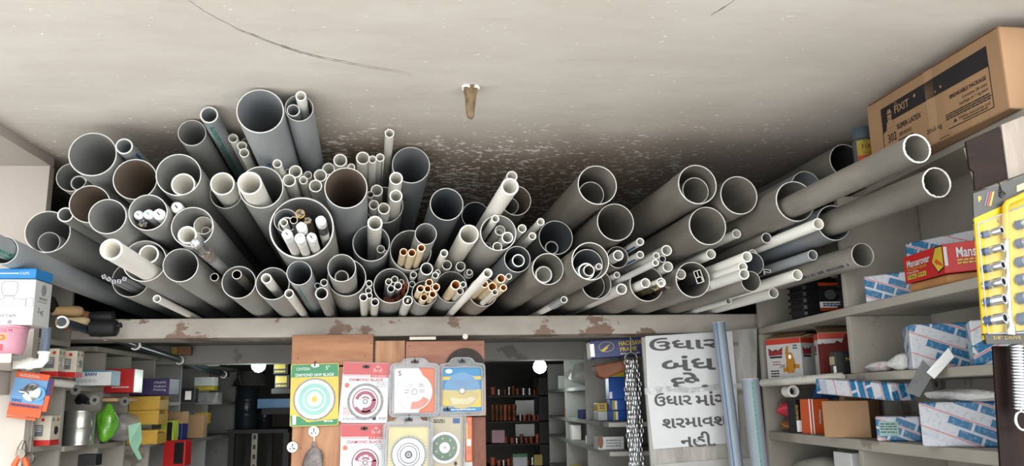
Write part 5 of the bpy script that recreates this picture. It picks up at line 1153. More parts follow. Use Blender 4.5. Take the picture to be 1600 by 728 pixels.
SM = [  # goods deeper in the pigeonholes: label, name, category, u centre, v bottom, depth, width, height, depth size, material
 ('lime and black box on the low pigeonhole shelf past the yellow bins', 'box', 'box', 264, 690, 3.62, .05, .085, .06, 'lime'),
 ('navy box with a pale label beside the lime and black one', 'box', 'box', 277, 688, 3.7, .06, .09, .06, 'navy'),
 ('open brown carton flap standing past the navy box', 'carton', 'carton', 303, 684, 3.9, .09, .1, .07, 'cardboard'),
 ('small brown carton lying above the lime and black box', 'carton', 'carton', 277, 662, 3.68, .07, .05, .06, 'cardboard'),
 ('black box with white marks above the small brown carton', 'box', 'box', 296, 629, 3.72, .055, .06, .06, 'black'),
 ('yellow plastic packet in the far upper pigeonhole', 'packet', 'packet', 322, 610, 4.1, .09, .05, .06, 'card_yellow'),
 ('grey plastic roll in the far pigeonhole under the yellow packet', 'packet', 'packet', 325, 632, 4.12, .11, .055, .06, 'clear_bag'),
 ('yellow carton on a shelf beyond the brown carton flap', 'carton', 'carton', 316, 662, 4.05, .06, .05, .06, 'yellow_bin'),
 ('red and black box on the bottom shelf below the lime one', 'box', 'box', 276, 727, 3.6, .09, .1, .06, 'red'),
 ('dark green jar on the bottom pigeonhole shelf under the tin can', 'box', 'box', 140, 727, 2.84, .055, .035, .05, 'rubber'),
 ('white carton leaning at the far top pigeonhole under the rail', 'carton', 'carton', 322, 603, 4.05, .09, .04, .06, 'box_white'),
 ('maroon box above the rail beyond the inner beam', 'box', 'box', 311, 565, 3.9, .07, .05, .05, 'ring_maroon'),
 ('white box with grey mark above the rail beyond the inner beam', 'box', 'box', 333, 572, 4.05, .045, .05, .05, 'box_white'),
]
for lab, nm, cat, u, v, Y, w, h, d, m in SM:
    p = at(u, v, Y); c = carton(nm, lab, cat, p, (w, d, h), M_[m], random.uniform(-.15, .15), 'goods in the pigeonholes')
    if m in ('lime', 'red'): patch(c, frame((w, d, h), 'F'), rectp(0, -h*.42, w*.42, h*.42), M_['black'], 'black_panel')
    elif m in ('navy', 'black'): patch(c, frame((w, d, h), 'F'), rectp(-w*.2, -h*.3, w*.25, h*.3), M_['paper'], 'pale_label')
# ------------------------------------------------------------------ shelving along the other wall, with its goods
t = thing('shelf_unit', 'whitewashed masonry shelving along the wall under the big cardboard carton', 'shelving', (XR, 2.75, 0))
TOPZ = .5375
part(t, 'top_slab', (1.12, 1.43, Z(.521)), (1.274, 2.70, Z(TOPZ)), plaster, .003)
for z0, z1, y1 in ((.202, .224, 2.70), (.033, .0535, 2.679), (-.137, -.11, 2.679), (-.36, -.335, 2.679)):
    part(t, 'shelf', (XR, 1.44, Z(z0)), (1.274, y1, Z(z1)), plaster, .003)
part(t, 'divider', (XR-.002, 2.68, .01), (1.274, 2.70, Z(.2015)), plaster); part(t, 'divider', (XR-.002, 2.68, Z(.2245)), (1.274, 2.70, Z(.5205)), plaster)
part(t, 'divider', (XR+.002, 2.08, Z(.2245)), (1.274, 2.10, Z(.5205)), plaster); part(t, 'divider', (XR+.004, 2.08, Z(.054)), (1.274, 2.10, Z(.2015)), plaster)
part(t, 'divider', (XR+.004, 2.08, Z(-.3345)), (1.274, 2.10, Z(-.1375)), plaster)
ribbed(Vector((XR-.0135, 2.67, Z(.043))), Vector((XR-.0135, 2.11, Z(.046))), .0125, 'ribbed white pipe edging the shelf under the mixer tap cartons', 24)
for u, v, Y, lab in ((1216, 612, 2.745, 'short grey pipe sleeve under the ribbed shelf edge'), ):
    p = at(u, v, 2.5); o = tag(MB().lathe([(.018, 0), (.018, .05)], FM, 24, 0, False, False).lathe([(.012, 0), (.012, .05)], FM, 24, 0, False, False).ringdisc(.012, .018, .001, FM, 0, 24).ringdisc(.0, .013, .002, FM @ Matrix.Translation((0,0,.03)), 1, 20).build('pipe_sleeve', [M_['pvc_pale'], M_['black']], smooth=40), lab, 'socket'); o.location = (1.068, 2.5, Z(.0145))
for k, (u, v) in enumerate(((1382, 600), (1463, 600), (1161, 560))):
    if k == 2: continue
    o = tag(MB().ringdisc(.008, .02, .012, Matrix.Rotation(-math.pi/2, 4, 'Y'), 0, 28).build('pipe_socket', M_['socket_grey'], smooth=40), ('grey socket ring on the shelf wall above the big blue-white parcel', 'grey socket ring on the shelf wall under the white paper flap')[k], 'socket', 'grey sockets on the shelf wall'); p = atx(u, v, 1.262); o.location = (1.2735, p.y, p.z); MB().ringdisc(0, .008, .003, Matrix.Rotation(-math.pi/2, 4, 'Y'), 0, 16).build('dark_hole', M_['black'], o)

# the long cardboard carton on the top slab
w, d, h = .47, .165, .172
c = carton('cardboard_carton', 'long brown cardboard carton with a black printed panel on the top slab under the ceiling', 'carton', (1.164, 1.684, Z(TOPZ)+.0006), (w, .165, h), M_['cardboard'], -math.pi/2 + .062, bevel=.004)
fr = frame((w, .165, h), 'F') @ Matrix.Diagonal((.95, .9, 1, 1)); K = M_['print_black']
patch(c, fr, [(-.185, -.005), (-.185, .065), (.205, .068), (.205, .02), (-.165, .02), (-.17, .0)], K, 'black_panel')
for q in (rectp(-.1865, -.088, -.1845, -.005), rectp(.2035, -.075, .2055, .02), rectp(-.1865, -.09, -.02, -.088), rectp(.06, -.077, .2055, -.075), rectp(-.02, -.09, .06, -.0885)): patch(c, fr, q, K, 'printed_rule')
patch(c, fr, rectp(-.006, -.094, .026, .094), mat('packing_tape', S(186, 148, 110), rough=.25, var=.06, spec=.7), 'packing_tape', .0002, .0004)
write(c, fr, 'Dr.', -.118, .058, .012, M_['cardboard'], dz=.0016); write(c, fr, 'FIXIT', -.097, .042, .028, M_['cardboard'], dz=.0016, width=.06, bold=.0006)
patch(c, fr @ tr(-.152, .022), [(-.014, -.02), (-.012, -.004), (-.006, .0), (-.007, .014), (-.009, .018), (-.004, .03), (.006, .031), (.011, .019), (.009, .014), (.008, .0), (.014, -.004), (.016, -.02)], M_['cardboard'], 'worker_mark', .0006)
patch(c, fr @ tr(-.152, .022), [(-.008, .016), (.009, .016), (.009, .019), (-.008, .019)], K, 'worker_mark_line', .0013); patch(c, fr @ tr(-.152, .022), [(-.003, .004), (.004, .004), (.003, .006), (-.002, .006)], K, 'worker_mark_line', .0013)
write(c, fr, '302', -.148, -.025, .032, K, width=.036); write(c, fr, 'SUPER LATEX', -.077, -.006, .019, K, width=.096, bold=.0004); write(c, fr, 'नया फार्मूला', -.09, -.028, .014, K, width=.06) if False else write(c, fr, 'SBR BOND', -.094, -.028, .014, K, width=.05)
lines(c, fr, -.125, -.06, (-.042, -.052), K, .0032); write(c, fr, '20x5 kg', .012, -.06, .016, K, width=.055)
write(c, fr, 'BREAKABLE PACKAGE', .135, -.002, .0135, K, width=.118, bold=.0002); write(c, fr, 'Contains 20 units', .155, -.017, .011, K, width=.08); write(c, fr, 'package of 1 kg each', .15, -.03, .011, K, width=.09)
lines(c, fr, .055, .2, (-.041, -.0465, -.052), K, .003, jitter=.1); write(c, fr, 'Pidilite Industries Ltd.', .148, -.0625, .01, K, width=.1); lines(c, fr, .11, .19, (-.07,), K, .0025)
patch(c, fr, [(.078, -.066), (.084, -.058), (.09, -.066)], K, 'triangle_mark')
patch(c, frame((w, .165, h), 'R'), rectp(-.012, -.078, .012, .078), MATS['packing_tape'], 'packing_tape', .0002, .0004)
b = MB(); b.box((-w/2+.01, -.083, h-.0002), (w/2-.01, -.0775, h+.002)); b.build('top_flap_edge', M_['cardboard_dark'], c)
for x, y, s_ in ((-.045, .05, .004), (.05, .035, .003), (.03, .03, .002), (.08, -.04, .0), ): 
    if s_: patch(c, fr, ell(x, y, s_, s_*1.2, 10), M_['cardboard'], 'scuff', .0007)
# sealant bottle
o = thing('sealant_bottle', 'dark-capped bottle with yellow and red label between a black pipe bore and the carton', 'bottle', (1.136, 2.07, Z(TOPZ)+.0005)); R = .0285
MB().lathe([(R*.96, 0), (R, .005), (R, .128), (R*.9, .136), (R*.8, .138)], None, 32).build('bottle_body', M_['print_grey'], o, smooth=40)
MB().lathe([(R*.93, .137), (R*.93, .166), (R*.86, .17)], None, 32).build('screw_cap', mat('cap_grey', S(96, 110, 120), rough=.4), o, smooth=40)
def sleeve(z0, z1, m, a0, a1, name='label', k=1.012): return MB().ringdisc(R*1.0, R*k, z1-z0, tr(0, 0, z0), 0, 20, a0, a1).build(name, m, o, smooth=40)
sleeve(.055, .13, M_['card_yellow'], -2.7, -.5); sleeve(.04, .088, mat('label_red', S(220, 84, 40), rough=.4), -2.7, -.5, 'red_label', 1.02)
def wtext(body, z, size, m, width, R_=R*1.03, a0=0): return wraptext(o, body, R_, z, size, m, a0, width)
wtext('Dr.', .126, .008, K, .012, a0=-.3); wtext('FIXIT', .112, .019, K, .038); wtext('PIDICRYL', .094, .0085, M_['print_red'], .034); wtext('URP ROOF', .08, .007, M_['print_white'], .03); wtext('SEALANT', .068, .007, M_['print_white'], .028)
# blue-white wrapped parcels
WR = [wrapper('wrapping_paper_tilted', 0, .38), wrapper('wrapping_paper_steep', 0, -.5, 1.1), wrapper('wrapping_paper_upright', 0, 1.25, 1.15)]
mat('sticker_green', S(150, 186, 176), rough=.4, var=.1, scale=120); mat('sticker_red', S(206, 96, 112), rough=.4, var=.1, scale=120)
def parcel(lab, p, size, wr, rz, sticker=None, face='L', sx=0, sy=0, tilt=None):
    c = carton('wrapped_parcel', lab, 'parcel', p, size, WR[wr], rz, 'blue and white wrapped parcels', .004, tilt=tilt)
    if sticker:
        fr = frame(size, face); patch(c, fr, rectp(sx-.022, sy-.017, sx+.022, sy+.017), M_['sticker_' + sticker], 'sticker')
        lines(c, fr @ tr(0, 0, .0004), sx-.019, sx+.019, (sy+.011, sy+.005, sy-.001, sy-.008), K, .0022)
    return c
z1, z2, z3 = Z(.2245), Z(.054), Z(-.1095)
parcel('blue-white wrapped parcel alone on the shelf, under the end of the printed grey pipe', (1.132, 1.965, z1), (.13, .1, .066), 0, -.9, 'green', 'L', 0, 0)
o = carton('wrapped_parcel', 'tall blue-white wrapped parcel standing behind the red hacksaw blade box', 'parcel', (1.176, 1.778, z1), (.2, .1, .125), WR[0], -1.2, 'blue and white wrapped parcels', .004)
# red hacksaw blade box on its brown torn flap
o = thing('blade_box', 'red box with white lettering and yellow diamond before the tall wrapped parcel', 'box', (1.078, 1.70, Z(.246)), .0)
def seg(name, p0, p1, z0, z1, th, m, parent, q):
    p0, p1 = Vector(p0), Vector(p1); dx = (p1-p0); L = dx.length; X = dx/L; M = Matrix((( X.x, 0, X.y, 0), (X.y, 0, -X.x, 0), (0, 1, 0, 0), (0, 0, 0, 1)))
    M.translation = Vector((p0.x-q.x, p0.y-q.y, 0)); return M, L
q = o.location; A, B_, C_ = Vector((1.058, 1.808)), Vector((1.05, 1.642)), Vector((1.115, 1.575))
h_ = .062
b = MB(); b.prism([(v.x-q.x, v.y-q.y) for v in (A, B_, C_, Vector((1.15, 1.60)), Vector((1.089, 1.80)))], h_); b.build('box_body', M_['red'], o, bevel=.0015)
Ma, La = seg('', A, B_, 0, h_, 0, None, o, q); Mb, Lb = seg('', B_, C_, 0, h_, 0, None, o, q)
def fixed(M):                                    # reader-side frame on an upright face
    return M @ Matrix.Translation((0, 0, .0004))
Ma, Mb = fixed(Ma), fixed(Mb)
write(o, Ma, 'Mansarovar', La*.4, h_*.68, .022, M_['print_white'], width=La*.58, bold=.0004); write(o, Ma, 'HACKSAW BLADE', La*.36, h_*.47, .009, M_['card_yellow'], width=La*.5); write(o, Ma, 'Flexible', La*.24, h_*.36, .0075, M_['print_white'], width=La*.3)
for x0, x1, s_ in ((.08, .32, '12" 300mm'), (.36, .56, '10 Pcs')): patch(o, Ma, rectp(La*x0, h_*.12, La*x1, h_*.28), M_['card_yellow'], 'yellow_tag', .0002); write(o, Ma, s_, La*(x0+x1)/2, h_*.2, .008, K, width=La*(x1-x0)*.85, dz=.0016)
patch(o, Ma, [(La*.72, h_*.5), (La*.84, h_*.98), (La*1.0, h_*.98), (La*1.0, h_*.2), (La*.86, h_*.06)], K, 'black_diamond', .0002); patch(o, Ma, [(La*.74, h_*.5), (La*.85, h_*.93), (La*.995, h_*.93), (La*.995, h_*.24), (La*.865, h_*.12)], M_['print_yellow'], 'yellow_diamond', .0005)
patch(o, Ma, [(La*.8, h_*.5), (La*.86, h_*.55), (La*.98, h_*.32), (La*.97, h_*.25), (La*.88, h_*.36), (La*.83, h_*.38)], M_['label_red'], 'saw_picture', .001)
patch(o, Mb, rectp(Lb*.02, h_*.25, Lb*.09, h_*.9), M_['box_white'], 'torn_edge', .0002); write(o, Mb, 'Mansarovar', Lb*.74, h_*.66, .03, M_['print_white'], width=Lb*.92, bold=.0005); lines(o, Mb @ tr(0, 0, .0008), Lb*.28, Lb*.95, (h_*.4, h_*.3), M_['card_yellow'], .0035)
o = thing('torn_box_base', 'brown torn cardboard tray under the red lettered box', 'tray', (1.11, 1.73, z1)); q = o.location
b = MB(); pts = [Vector((1.06, 1.80)), Vector((1.054, 1.645)), Vector((1.116, 1.58)), Vector((1.145, 1.60)), Vector((1.088, 1.795))]; b.prism([(v.x-q.x, v.y-q.y) for v in pts], .0205); b.build('tray_body', mat('kraft', S(176, 124, 72), rough=.7, var=.15), o, bevel=.006)
# jerry cans
def jerry(lab, p, w, d, h, label_m=None):
    o = thing('jerry_can', lab, 'can', p, .0, 'black jerry cans on the shelf'); b = MB(); n = 26; b.box((-w/2, -d/2, 0), (w/2, d/2, h*.82)); b.build('can_body', M_['black'], o, bevel=.012)
    r = MB()
    for k in range(5):
        z = h*(.14 + .13*k); r.box((-w/2-.003, -d/2-.003, z), (w/2+.003, d/2+.003, z+h*.05))
    r.build('moulded_rib', M_['black'], o, bevel=.002)
    MB().prism([(-w*.42, h*.82), (w*.42, h*.82), (w*.2, h*.95), (-w*.3, h*.95)], d*.5, FM @ tr(0, 0, -d*.25)).build('shoulder', M_['black'], o, bevel=.004); MB().lathe([(.016, 0), (.016, .022)], tr(w*.28, 0, h*.83), 20).build('screw_cap', M_['card_yellow'] if label_m else M_['black'], o, smooth=40)
    if label_m:
        fr = frame((w, d+.0065, h*.82), 'F'); patch(o, fr, rectp(-w*.1, -h*.34, w*.47, h*.3), K, 'label'); patch(o, fr, rectp(-w*.1, -h*.2, w*.47, -h*.08), M_['paper'], 'label_white', .0007); patch(o, fr, rectp(-w*.1, -h*.26, w*.47, -h*.2), M_['label_red'], 'label_red', .0007); patch(o, fr, ell(w*.18, h*.06, w*.14, h*.1), M_['print_grey'], 'label_picture', .0007); patch(o, fr, rectp(-w*.1, h*.24, w*.47, h*.3), M_['label_red'], 'label_red', .0007); lines(o, fr @ tr(0, 0, .0012), -w*.02, w*.44, (-h*.12, -h*.16), M_['print_blue'], .004)
jerry('ribbed black jerry can with black, white and orange label on the upper shelf', (1.135, 2.44, z1), .125, .1, .15, True); jerry('second ribbed black can behind the shelf divider, beside the labelled one', (1.185, 2.25, z1), .1, .09, .15)
# mixer tap cartons, red board, black box
mat('brass_orange', S(214, 144, 50), rough=.35, metal=.2, var=.15); mat('dark_red', S(116, 42, 34), rough=.6, var=.08)
def tap_carton(lab, p, rz):
    w, d, h = .14, .095, .125; c = carton('tap_carton', lab, 'carton', p, (w, d, h), M_['box_white'], rz, 'white tap cartons with red tops')
    for f in 'FRL':
        s_ = w if f == 'F' else d; fr = frame((w, d, h), f); patch(c, fr, rectp(-s_/2+.001, h/2-.0175, s_/2-.001, h/2-.001), mat('vermilion', S(206, 66, 44), rough=.45), 'red_band')
        wd = s_*.42; x = -s_*.22
        patch(c, fr, [(x-wd/2, .035), (x-wd*.2, .025), (x, .03), (x+wd*.2, .026), (x+wd/2, .036), (x+wd*.42, .012), (x-wd*.42, .01)], M_['dark_red'], 'brand_crest'); write(c, fr, 'KRANTI', x, .017, .018, M_['print_red'], width=wd*.95, dz=.0016, bold=.0008)
        patch(c, fr, rectp(x-wd*.42, .002, x+wd*.42, .008), K, 'black_strip')
    fr = frame((w, d, h), 'F'); g = M_['brass_orange']
    b = MB(); T = fr @ tr(.026, -.012)
    b.prism([(-.014, .014), (.014, .014), (.02, -.01), (.012, -.034), (-.012, -.034), (-.018, -.012)], .001, T); b.prism([(-.016, .01), (-.008, .01), (-.004, .05), (-.012, .05), (-.018, .03)], .001, T); b.prism(rectp(-.03, -.03, -.01, -.016), .001, T); b.prism(rectp(.012, -.02, .034, -.008), .001, T); b.prism(ell(0, .018, .012, .012, 18), .0011, T); b.build('tap_picture', g, c)
    patch(c, T, ell(0, .016, .006, .007, 14), M_['paper'], 'tap_highlight', .0012)
    lines(c, fr, -.045, -.012, (-.01, -.018), M_['print_red'], .003); write(c, fr, '12X8', -.008, -.024, .011, M_['navy'], a=.2, name='pen_note'); lines(c, fr, -.055, -.02, (-.038, -.046, -.054), K, .004); lines(c, fr, .04, .056, (.038, .03), K, .004)
    b = MB(); b.add([(-w/2, -d/2, h), (w/2, -d/2, h), (w/2-.01, -d/2+.045, h+.016), (-w/2, -d/2+.05, h+.02)], [(0, 1, 2, 3)]); b.add([(w/2, -d/2, h), (w/2, d/2, h), (w/2+.03, d/2-.02, h+.012), (w/2+.035, -d/2, h+.008)], [(0, 1, 2, 3)]); fl = b.build('open_flap', M_['cardboard'], c); fl.modifiers.new('s', 'SOLIDIFY').thickness = .002
    return c
tap_carton('white and red tap carton with orange tap picture, open flaps, by the shelf post', (1.118, 2.592, z2), math.radians(-64)); tap_carton('white and red tap carton half hidden behind the dark red board', (1.178, 2.39, z2), -.3)
o = thing('red_board', 'dark red cardboard leaning against the white and red tap cartons', 'board', (1.125, 2.265, z2), .0); b = MB(); b.prism([(-.052, 0), (.06, 0), (.06, .07), (.005, .1), (-.0, .093), (-.052, .09)], .003, FM @ tr(0, 0, .05)); b.build('board_face', M_['dark_red'], o); b = MB(); b.prism([(.008, .07), (.028, .118), (.045, .118), (.066, .075), (.066, .06)], .003, FM @ tr(0, 0, .045)); b.build('curled_flap', M_['dark_red'], o)
c = carton('box', 'black box with gold lettering beside the shelf divider', 'box', (1.113, 2.195, z2), (.11, .06, .062), M_['black'], -.2); fr = frame((.11, .06, .062), 'F'); write(c, fr, 'NATIONAL', .012, .01, .014, M_['print_gold'], width=.08, bold=.0003); patch(c, fr, rectp(.02, -.026, .05, -.008), M_['paper'], 'pale_label'); patch(c, frame((.11, .06, .062), 'L'), rectp(-.03, -.004, .02, .018), M_['card_cream'], 'cream_flash'); patch(c, frame((.11, .06, .062), 'L'), rectp(.004, -.028, .03, -.008), M_['paper'], 'pale_label')
# nearer bay, middle shelf
blob('plastic_wrap', 'crumpled red and white plastic wrapping on the shelf beside the divider', 'wrapping', (1.09, 2.01, z2), (.03, .05, .014), mat('red_white_wrap', S(226, 222, 220), rough=.2, var=.1, scale=20, dirt=S(196, 34, 34), dirt_amt=1., dirt_scale=14), 8); blob('plastic_wrap', 'crumpled white paper on the shelf beside the red and white wrapping', 'wrapping', (1.082, 1.90, z2), (.026, .04, .02), mat('crumple', S(226, 224, 220), rough=.6, var=.05, bump=.8, bump_scale=50), 12)
parcel('large blue-white wrapped parcel on the middle shelf behind the white paper flap', (1.155, 1.80, z2), (.2, .13, .098), 0, -.42, 'green', 'F', .075, -.01)
o = carton('wrapped_parcel', 'blue-white wrapped parcel beside the socket set edge on the middle shelf', 'parcel', (1.135, 1.62, z2), (.11, .1, .09), WR[1], -.5, 'blue and white wrapped parcels', .004); patch(o, frame((.11, .1, .09), 'L'), rectp(-.03, -.03, .03, .005), M_['sticker_green'], 'sticker')
def sheet(name, lab, pts, m, th=.0012, cat='paper'):
    c = sum((Vector(p) for p in pts), Vector())/len(pts); o = MB().add([Vector(p)-c for p in pts], [tuple(range(4)), tuple(range(2, 6))] if len(pts) == 6 else [tuple(range(len(pts)))]).build(name, m); o.location = c; o.modifiers.new('s', 'SOLIDIFY').thickness = th; return tag(o, lab, cat)
sheet('paper_flap', 'white paper slip hanging in front of the large parcel on the middle shelf', [at(1448, 582, 1.685), at(1482, 544, 1.71), at(1491, 558, 1.69), at(1460, 592, 1.65)], M_['paper']); sheet('plastic_strip', 'translucent grey plastic strip hanging below the white paper slip', [at(1442, 562, 1.735), at(1460, 580, 1.68), at(1436, 620, 1.68), at(1414, 612, 1.725)], mat('grey_film', S(150, 152, 152), rough=.15, alpha=.7, spec=.8), cat='strip')
# lower shelf
blob('snack_pouch', 'pink and white checked pouch with a pale label on the low shelf by the post', 'pouch', (1.105, 2.60, Z(-.066)), (.05, .04, .026), mat('pouch_pink', S(206, 60, 76), rough=.3, var=.15, scale=40), 4); o = bpy.context.scene.objects.get('snack_pouch'); MB().box((-.035, -.046, .012), (.03, -.042, .042)).build('pale_label', M_['paper'], o)
blob('brown_bag', 'open brown paper bag on the low shelf under the pink pouch', 'bag', (1.11, 2.60, z3), (.05, .045, .018), M_['kraft'], 6)
c = carton('box', 'black and yellow box with white end label on the low shelf', 'box', (1.092, 2.52, z3), (.056, .05, .098), M_['black'], .05); fr = frame((.056, .05, .098), 'F'); patch(c, fr, [(-.01, .048), (.027, .048), (.027, -.014), (.02, -.022), (.002, -.02), (-.012, -.008)], M_['print_yellow'], 'yellow_panel'); patch(c, fr, rectp(-.026, -.046, -.01, -.012), M_['paper'], 'pale_label')
for x in (-.003, .012): MB().ringdisc(.006, .008, .001, fr @ tr(x+.004, .026), 0, 20).build('scissor_ring', K, c)
lines(c, fr @ Matrix.Rotation(math.pi/2, 4, 'Z'), -.01, .035, (.022,), M_['print_gold'], .006)
c = carton('box', 'orange box with white spine between black-yellow box and brown carton', 'box', (1.098, 2.43, z3), (.062, .06, .1), M_['orange'], .0); fr = frame((.062, .06, .1), 'F'); patch(c, fr, rectp(-.03, -.05, -.018, .05), M_['paper'], 'white_spine'); patch(c, fr, rectp(-.027, -.05, -.022, .05), M_['orange'], 'spine_stripe', .0007); write(c, fr, 'Pidilite', .0, .0, .01, M_['print_white'], width=.04, a=math.pi/2, bold=.0003)
c = carton('box', 'flat blue box lying behind the orange box on the low shelf', 'box', (1.19, 2.46, Z(-.0085)), (.14, .05, .028), M_['print_blue'], .0)
c = carton('carton', 'plain brown carton on the low shelf between orange box and wrapped parcels', 'carton', (1.095, 2.2, z3), (.12, .1, .095), M_['cardboard'], -.75, bevel=.002)
c = carton('carton', 'brown carton flap standing behind the plain brown carton', 'carton', (1.2, 2.37, z3), (.09, .03, .12), M_['cardboard_dark'], .0)
parcel('long blue-white wrapped parcel tilted on top of the plain brown carton', (1.018, 1.98, Z(-.0045)), (.25, .07, .038), 2, -1.3, 'green', 'L', 0, 0, tilt=(.0, .08, -1.3))
parcel('small blue-white wrapped parcel on the low shelf beside the plain brown carton', (1.115, 1.985, z3), (.1, .1, .058), 0, -.75, 'green', 'F', -.02, 0)
parcel('big blue-white wrapped parcel with a red sticker on the low shelf', (1.15, 1.72, z3), (.24, .13, .092), 0, -.62, 'red', 'L', .0, .012)
o = carton('wrapped_parcel', 'blue-white wrapped parcel standing upright by the dark hanging panel', 'parcel', (1.125, 1.545, z3), (.1, .08, .125), WR[1], -.6, 'blue and white wrapped parcels', .004); patch(o, frame((.1, .08, .125), 'L'), rectp(-.02, -.05, .02, -.01), M_['sticker_green'], 'sticker'); patch(o, frame((.1, .08, .125), 'L'), rectp(-.02, .0, .02, .04), M_['sticker_red'], 'red_sticker')
o = blob('folded_paper', 'folded white paper lying along the top of the big red-stickered parcel', 'paper', (1.10, 1.70, Z(-.017)), (.017, .12, .012), M_['crumple'], 17); o.rotation_euler = (.02, 0, .14)
# below
blob('tarpaulin', 'crumpled grey tarpaulin on the lowest shelf beside the teal-printed pipe', 'tarpaulin', (1.155, 2.5, Z(-.3345)), (.08, .16, .08), mat('tarp', S(168, 164, 154), rough=.45, var=.12, scale=18, bump=.5, bump_scale=18), 21)
c = carton('carton', 'white carton beside the grey tarpaulin on the lowest shelf', 'carton', (1.16, 2.215, Z(-.3345)), (.19, .1, .185), M_['box_white'], .0)
parcel('blue-white wrapped parcel on the lowest shelf, only its top showing', (1.12, 1.52, Z(-.3345)), (.12, .1, .17), 0, -.4)
blob('plastic_wrap', 'brown and red crumpled packet on the lowest shelf', 'wrapping', (1.13, 1.78, Z(-.3345)), (.05, .05, .075), mat('brown_packet', S(120, 80, 62), rough=.3, var=.3, scale=20, dirt=S(196, 40, 40), dirt_amt=.7, dirt_scale=12), 33)

# ------------------------------------------------------------------ goods hanging at the street side
YH = 1.385
dark_lam = wood('dark_laminate', S(22, 12, 8), S(46, 27, 19), 2.2, axis='X', rough=.5); dark_lam2 = wood('dark_laminate_upright', S(20, 11, 8), S(44, 25, 18), 2.0, axis='Z', rough=.5); grey_lam = wood('grey_laminate', S(132, 118, 106), S(178, 164, 150), 2.2, axis='Z', rough=.45)
def slant(name, lab, pts, Y, th, m, cat, group=None):
    c = sum((at(u, v, Y) for u, v in pts), Vector())/len(pts); o = MB().prism([(at(u, v, Y).x-c.x, at(u, v, Y).z-c.z) for u, v in pts], th, FRONT).build(name, m, bevel=.001); o.location = c; return tag(o, lab, cat, group)
slant('backing_board', 'pale grey board behind the laminate samples under the carton end', [(1505, 232), (1760, 120), (1770, 286), (1524, 296)], YH+.006, .004, plaster, 'board')
slant('laminate_sample', 'dark brown wood laminate sample with a broken corner, below the cardboard carton', [(1506.5, 222), (1559, 198.5), (1570.5, 281), (1521, 299), (1519, 270), (1512.5, 264)], YH, .005, dark_lam, 'sample', 'laminate samples'); slant('laminate_sample', 'grey wood-grain laminate sample beside the dark brown one', [(1562, 196), (1760, 118), (1772, 210), (1573, 281)], YH, .005, grey_lam, 'sample', 'laminate samples')
o = thing('socket_set', 'yellow blister card of chrome sockets with an L-handled wrench', 'tool set', at(1580, 420, YH-.03)); q = o.location; s = (YH-.03)*1.06/F
def L2(u, v, y=0.): p = at(u, v, YH-.03); return (p.x-q.x, p.z-q.z)
b = MB(); b.prism([L2(1518.5, 303), L2(1760, 222), L2(1764, 300), L2(1520, 350)], .004, FRONT @ tr(0, 0, .0)); b.build('header_card', mat('header_dark', S(72, 72, 66), rough=.4, var=.3, scale=12), o)
b = MB(); b.prism([L2(1519.5, 342), L2(1600, 306), L2(1700, 262), L2(1725, 530), L2(1534, 531)], .004, FRONT @ tr(0, 0, .0016)); b.build('yellow_card', mat('socket_yellow', S(222, 188, 0), rough=.45, var=.06), o); b = MB(); b.prism([L2(1533, 522), L2(1725, 505), L2(1727, 535), L2(1537, 538)], .0085, FRONT); b.build('black_footer', mat('footer', S(52, 50, 40), rough=.35), o)
write(o, FRONT, 'F', *L2(1528.5, 312), .013, M_['print_yellow'], dz=.0045, bold=.0006)
for k, m in ((1539, 'print_red'), (1543, 'print_yellow'), (1535, 'print_grey')): patch(o, FRONT, [L2(k, 323), L2(k+3, 322), L2(k+8, 300), L2(k+5, 301)], M_[m], 'slant_stripe', .0042)
patch(o, FRONT, [L2(1586, 291), L2(1640, 270), L2(1640, 280), L2(1586, 301)], M_['card_cream'], 'pale_tag', .0042); MB().ringdisc(.0, .006, .002, FRONT @ tr(*L2(1563, 305), .004), 0, 20).build('hang_hole', M_['black'], o); MB().tube([FRONT @ Vector((*L2(1560, 284), .0)), FRONT @ Vector((*L2(1560, 300), .008)), FRONT @ Vector((*L2(1564, 306), .012))], .0014, 8).build('hook', M_['nail'], o)
write(o, FRONT, '3/8" DRIVE', *L2(1568, 528), .008, M_['print_gold'], dz=.009, width=.05); write(o, FRONT, '6', *L2(1556, 346), .01, K, dz=.006)
# handle
b = MB(); P = lambda u, v, z: FRONT @ Vector((*L2(u, v), z))
b.tube([P(1563.5, 376, .014), P(1563, 340, .014), P(1562.5, 326, .014), P(1566, 320, .014), P(1580, 314, .014), P(1606, 301, .014), P(1640, 287, .014)], .0058, 14); b.build('yellow_grip', mat('grip_yellow', S(240, 176, 30), rough=.25), o, smooth=60)
b = MB(); b.tube([P(1564, 377, .014), P(1566, 440, .014), P(1569, 500, .014)], .0042, 14); b.build('wrench_shaft', M_['chrome'], o, smooth=60); b = MB(); b.tube([P(1569, 500, .014), P(1569.5, 507, .014), P(1570, 508, .014), P(1571, 524, .014)], [.0046, .006, .0075, .0085], 16); b.build('wrench_socket', M_['chrome'], o, smooth=35)
def chrome_socket(u, v, k):
    a = P(u-7, v+1.5, .004); c = P(u+7, v-1.5, .034); d = c-a
    b = MB(); b.tube([a, a+d*.45, a+d*.5, a+d], [.0075*k, .0075*k, .009*k, .009*k], 24, 0, False); b.tube([a+d*1.0, a+d*.99, a+d*.6], [.009*k, .0058*k, .0055*k], 24, 0, False); x = b.build('chrome_socket', M_['chrome'], o, smooth=40)
    MB().tube([a+d*.6, a+d*.62], .0056*k, 20).build('dark_bore', M_['nail'], x); MB().tube([a+d*.05, a+d*.4], .0079*k, 20).build('blue_sleeve', mat('steel_blue', S(84, 104, 134), rough=.3, metal=.4), x, smooth=40)
for i, v in enumerate((367, 393.5, 420, 445.5, 472, 501)): chrome_socket(1539 + i*.9, v, .82 + i*.05)
for i, v in enumerate((352, 381, 410, 437, 466, 498)): chrome_socket(1591 + i*.9, v, 1.05 + i*.06)
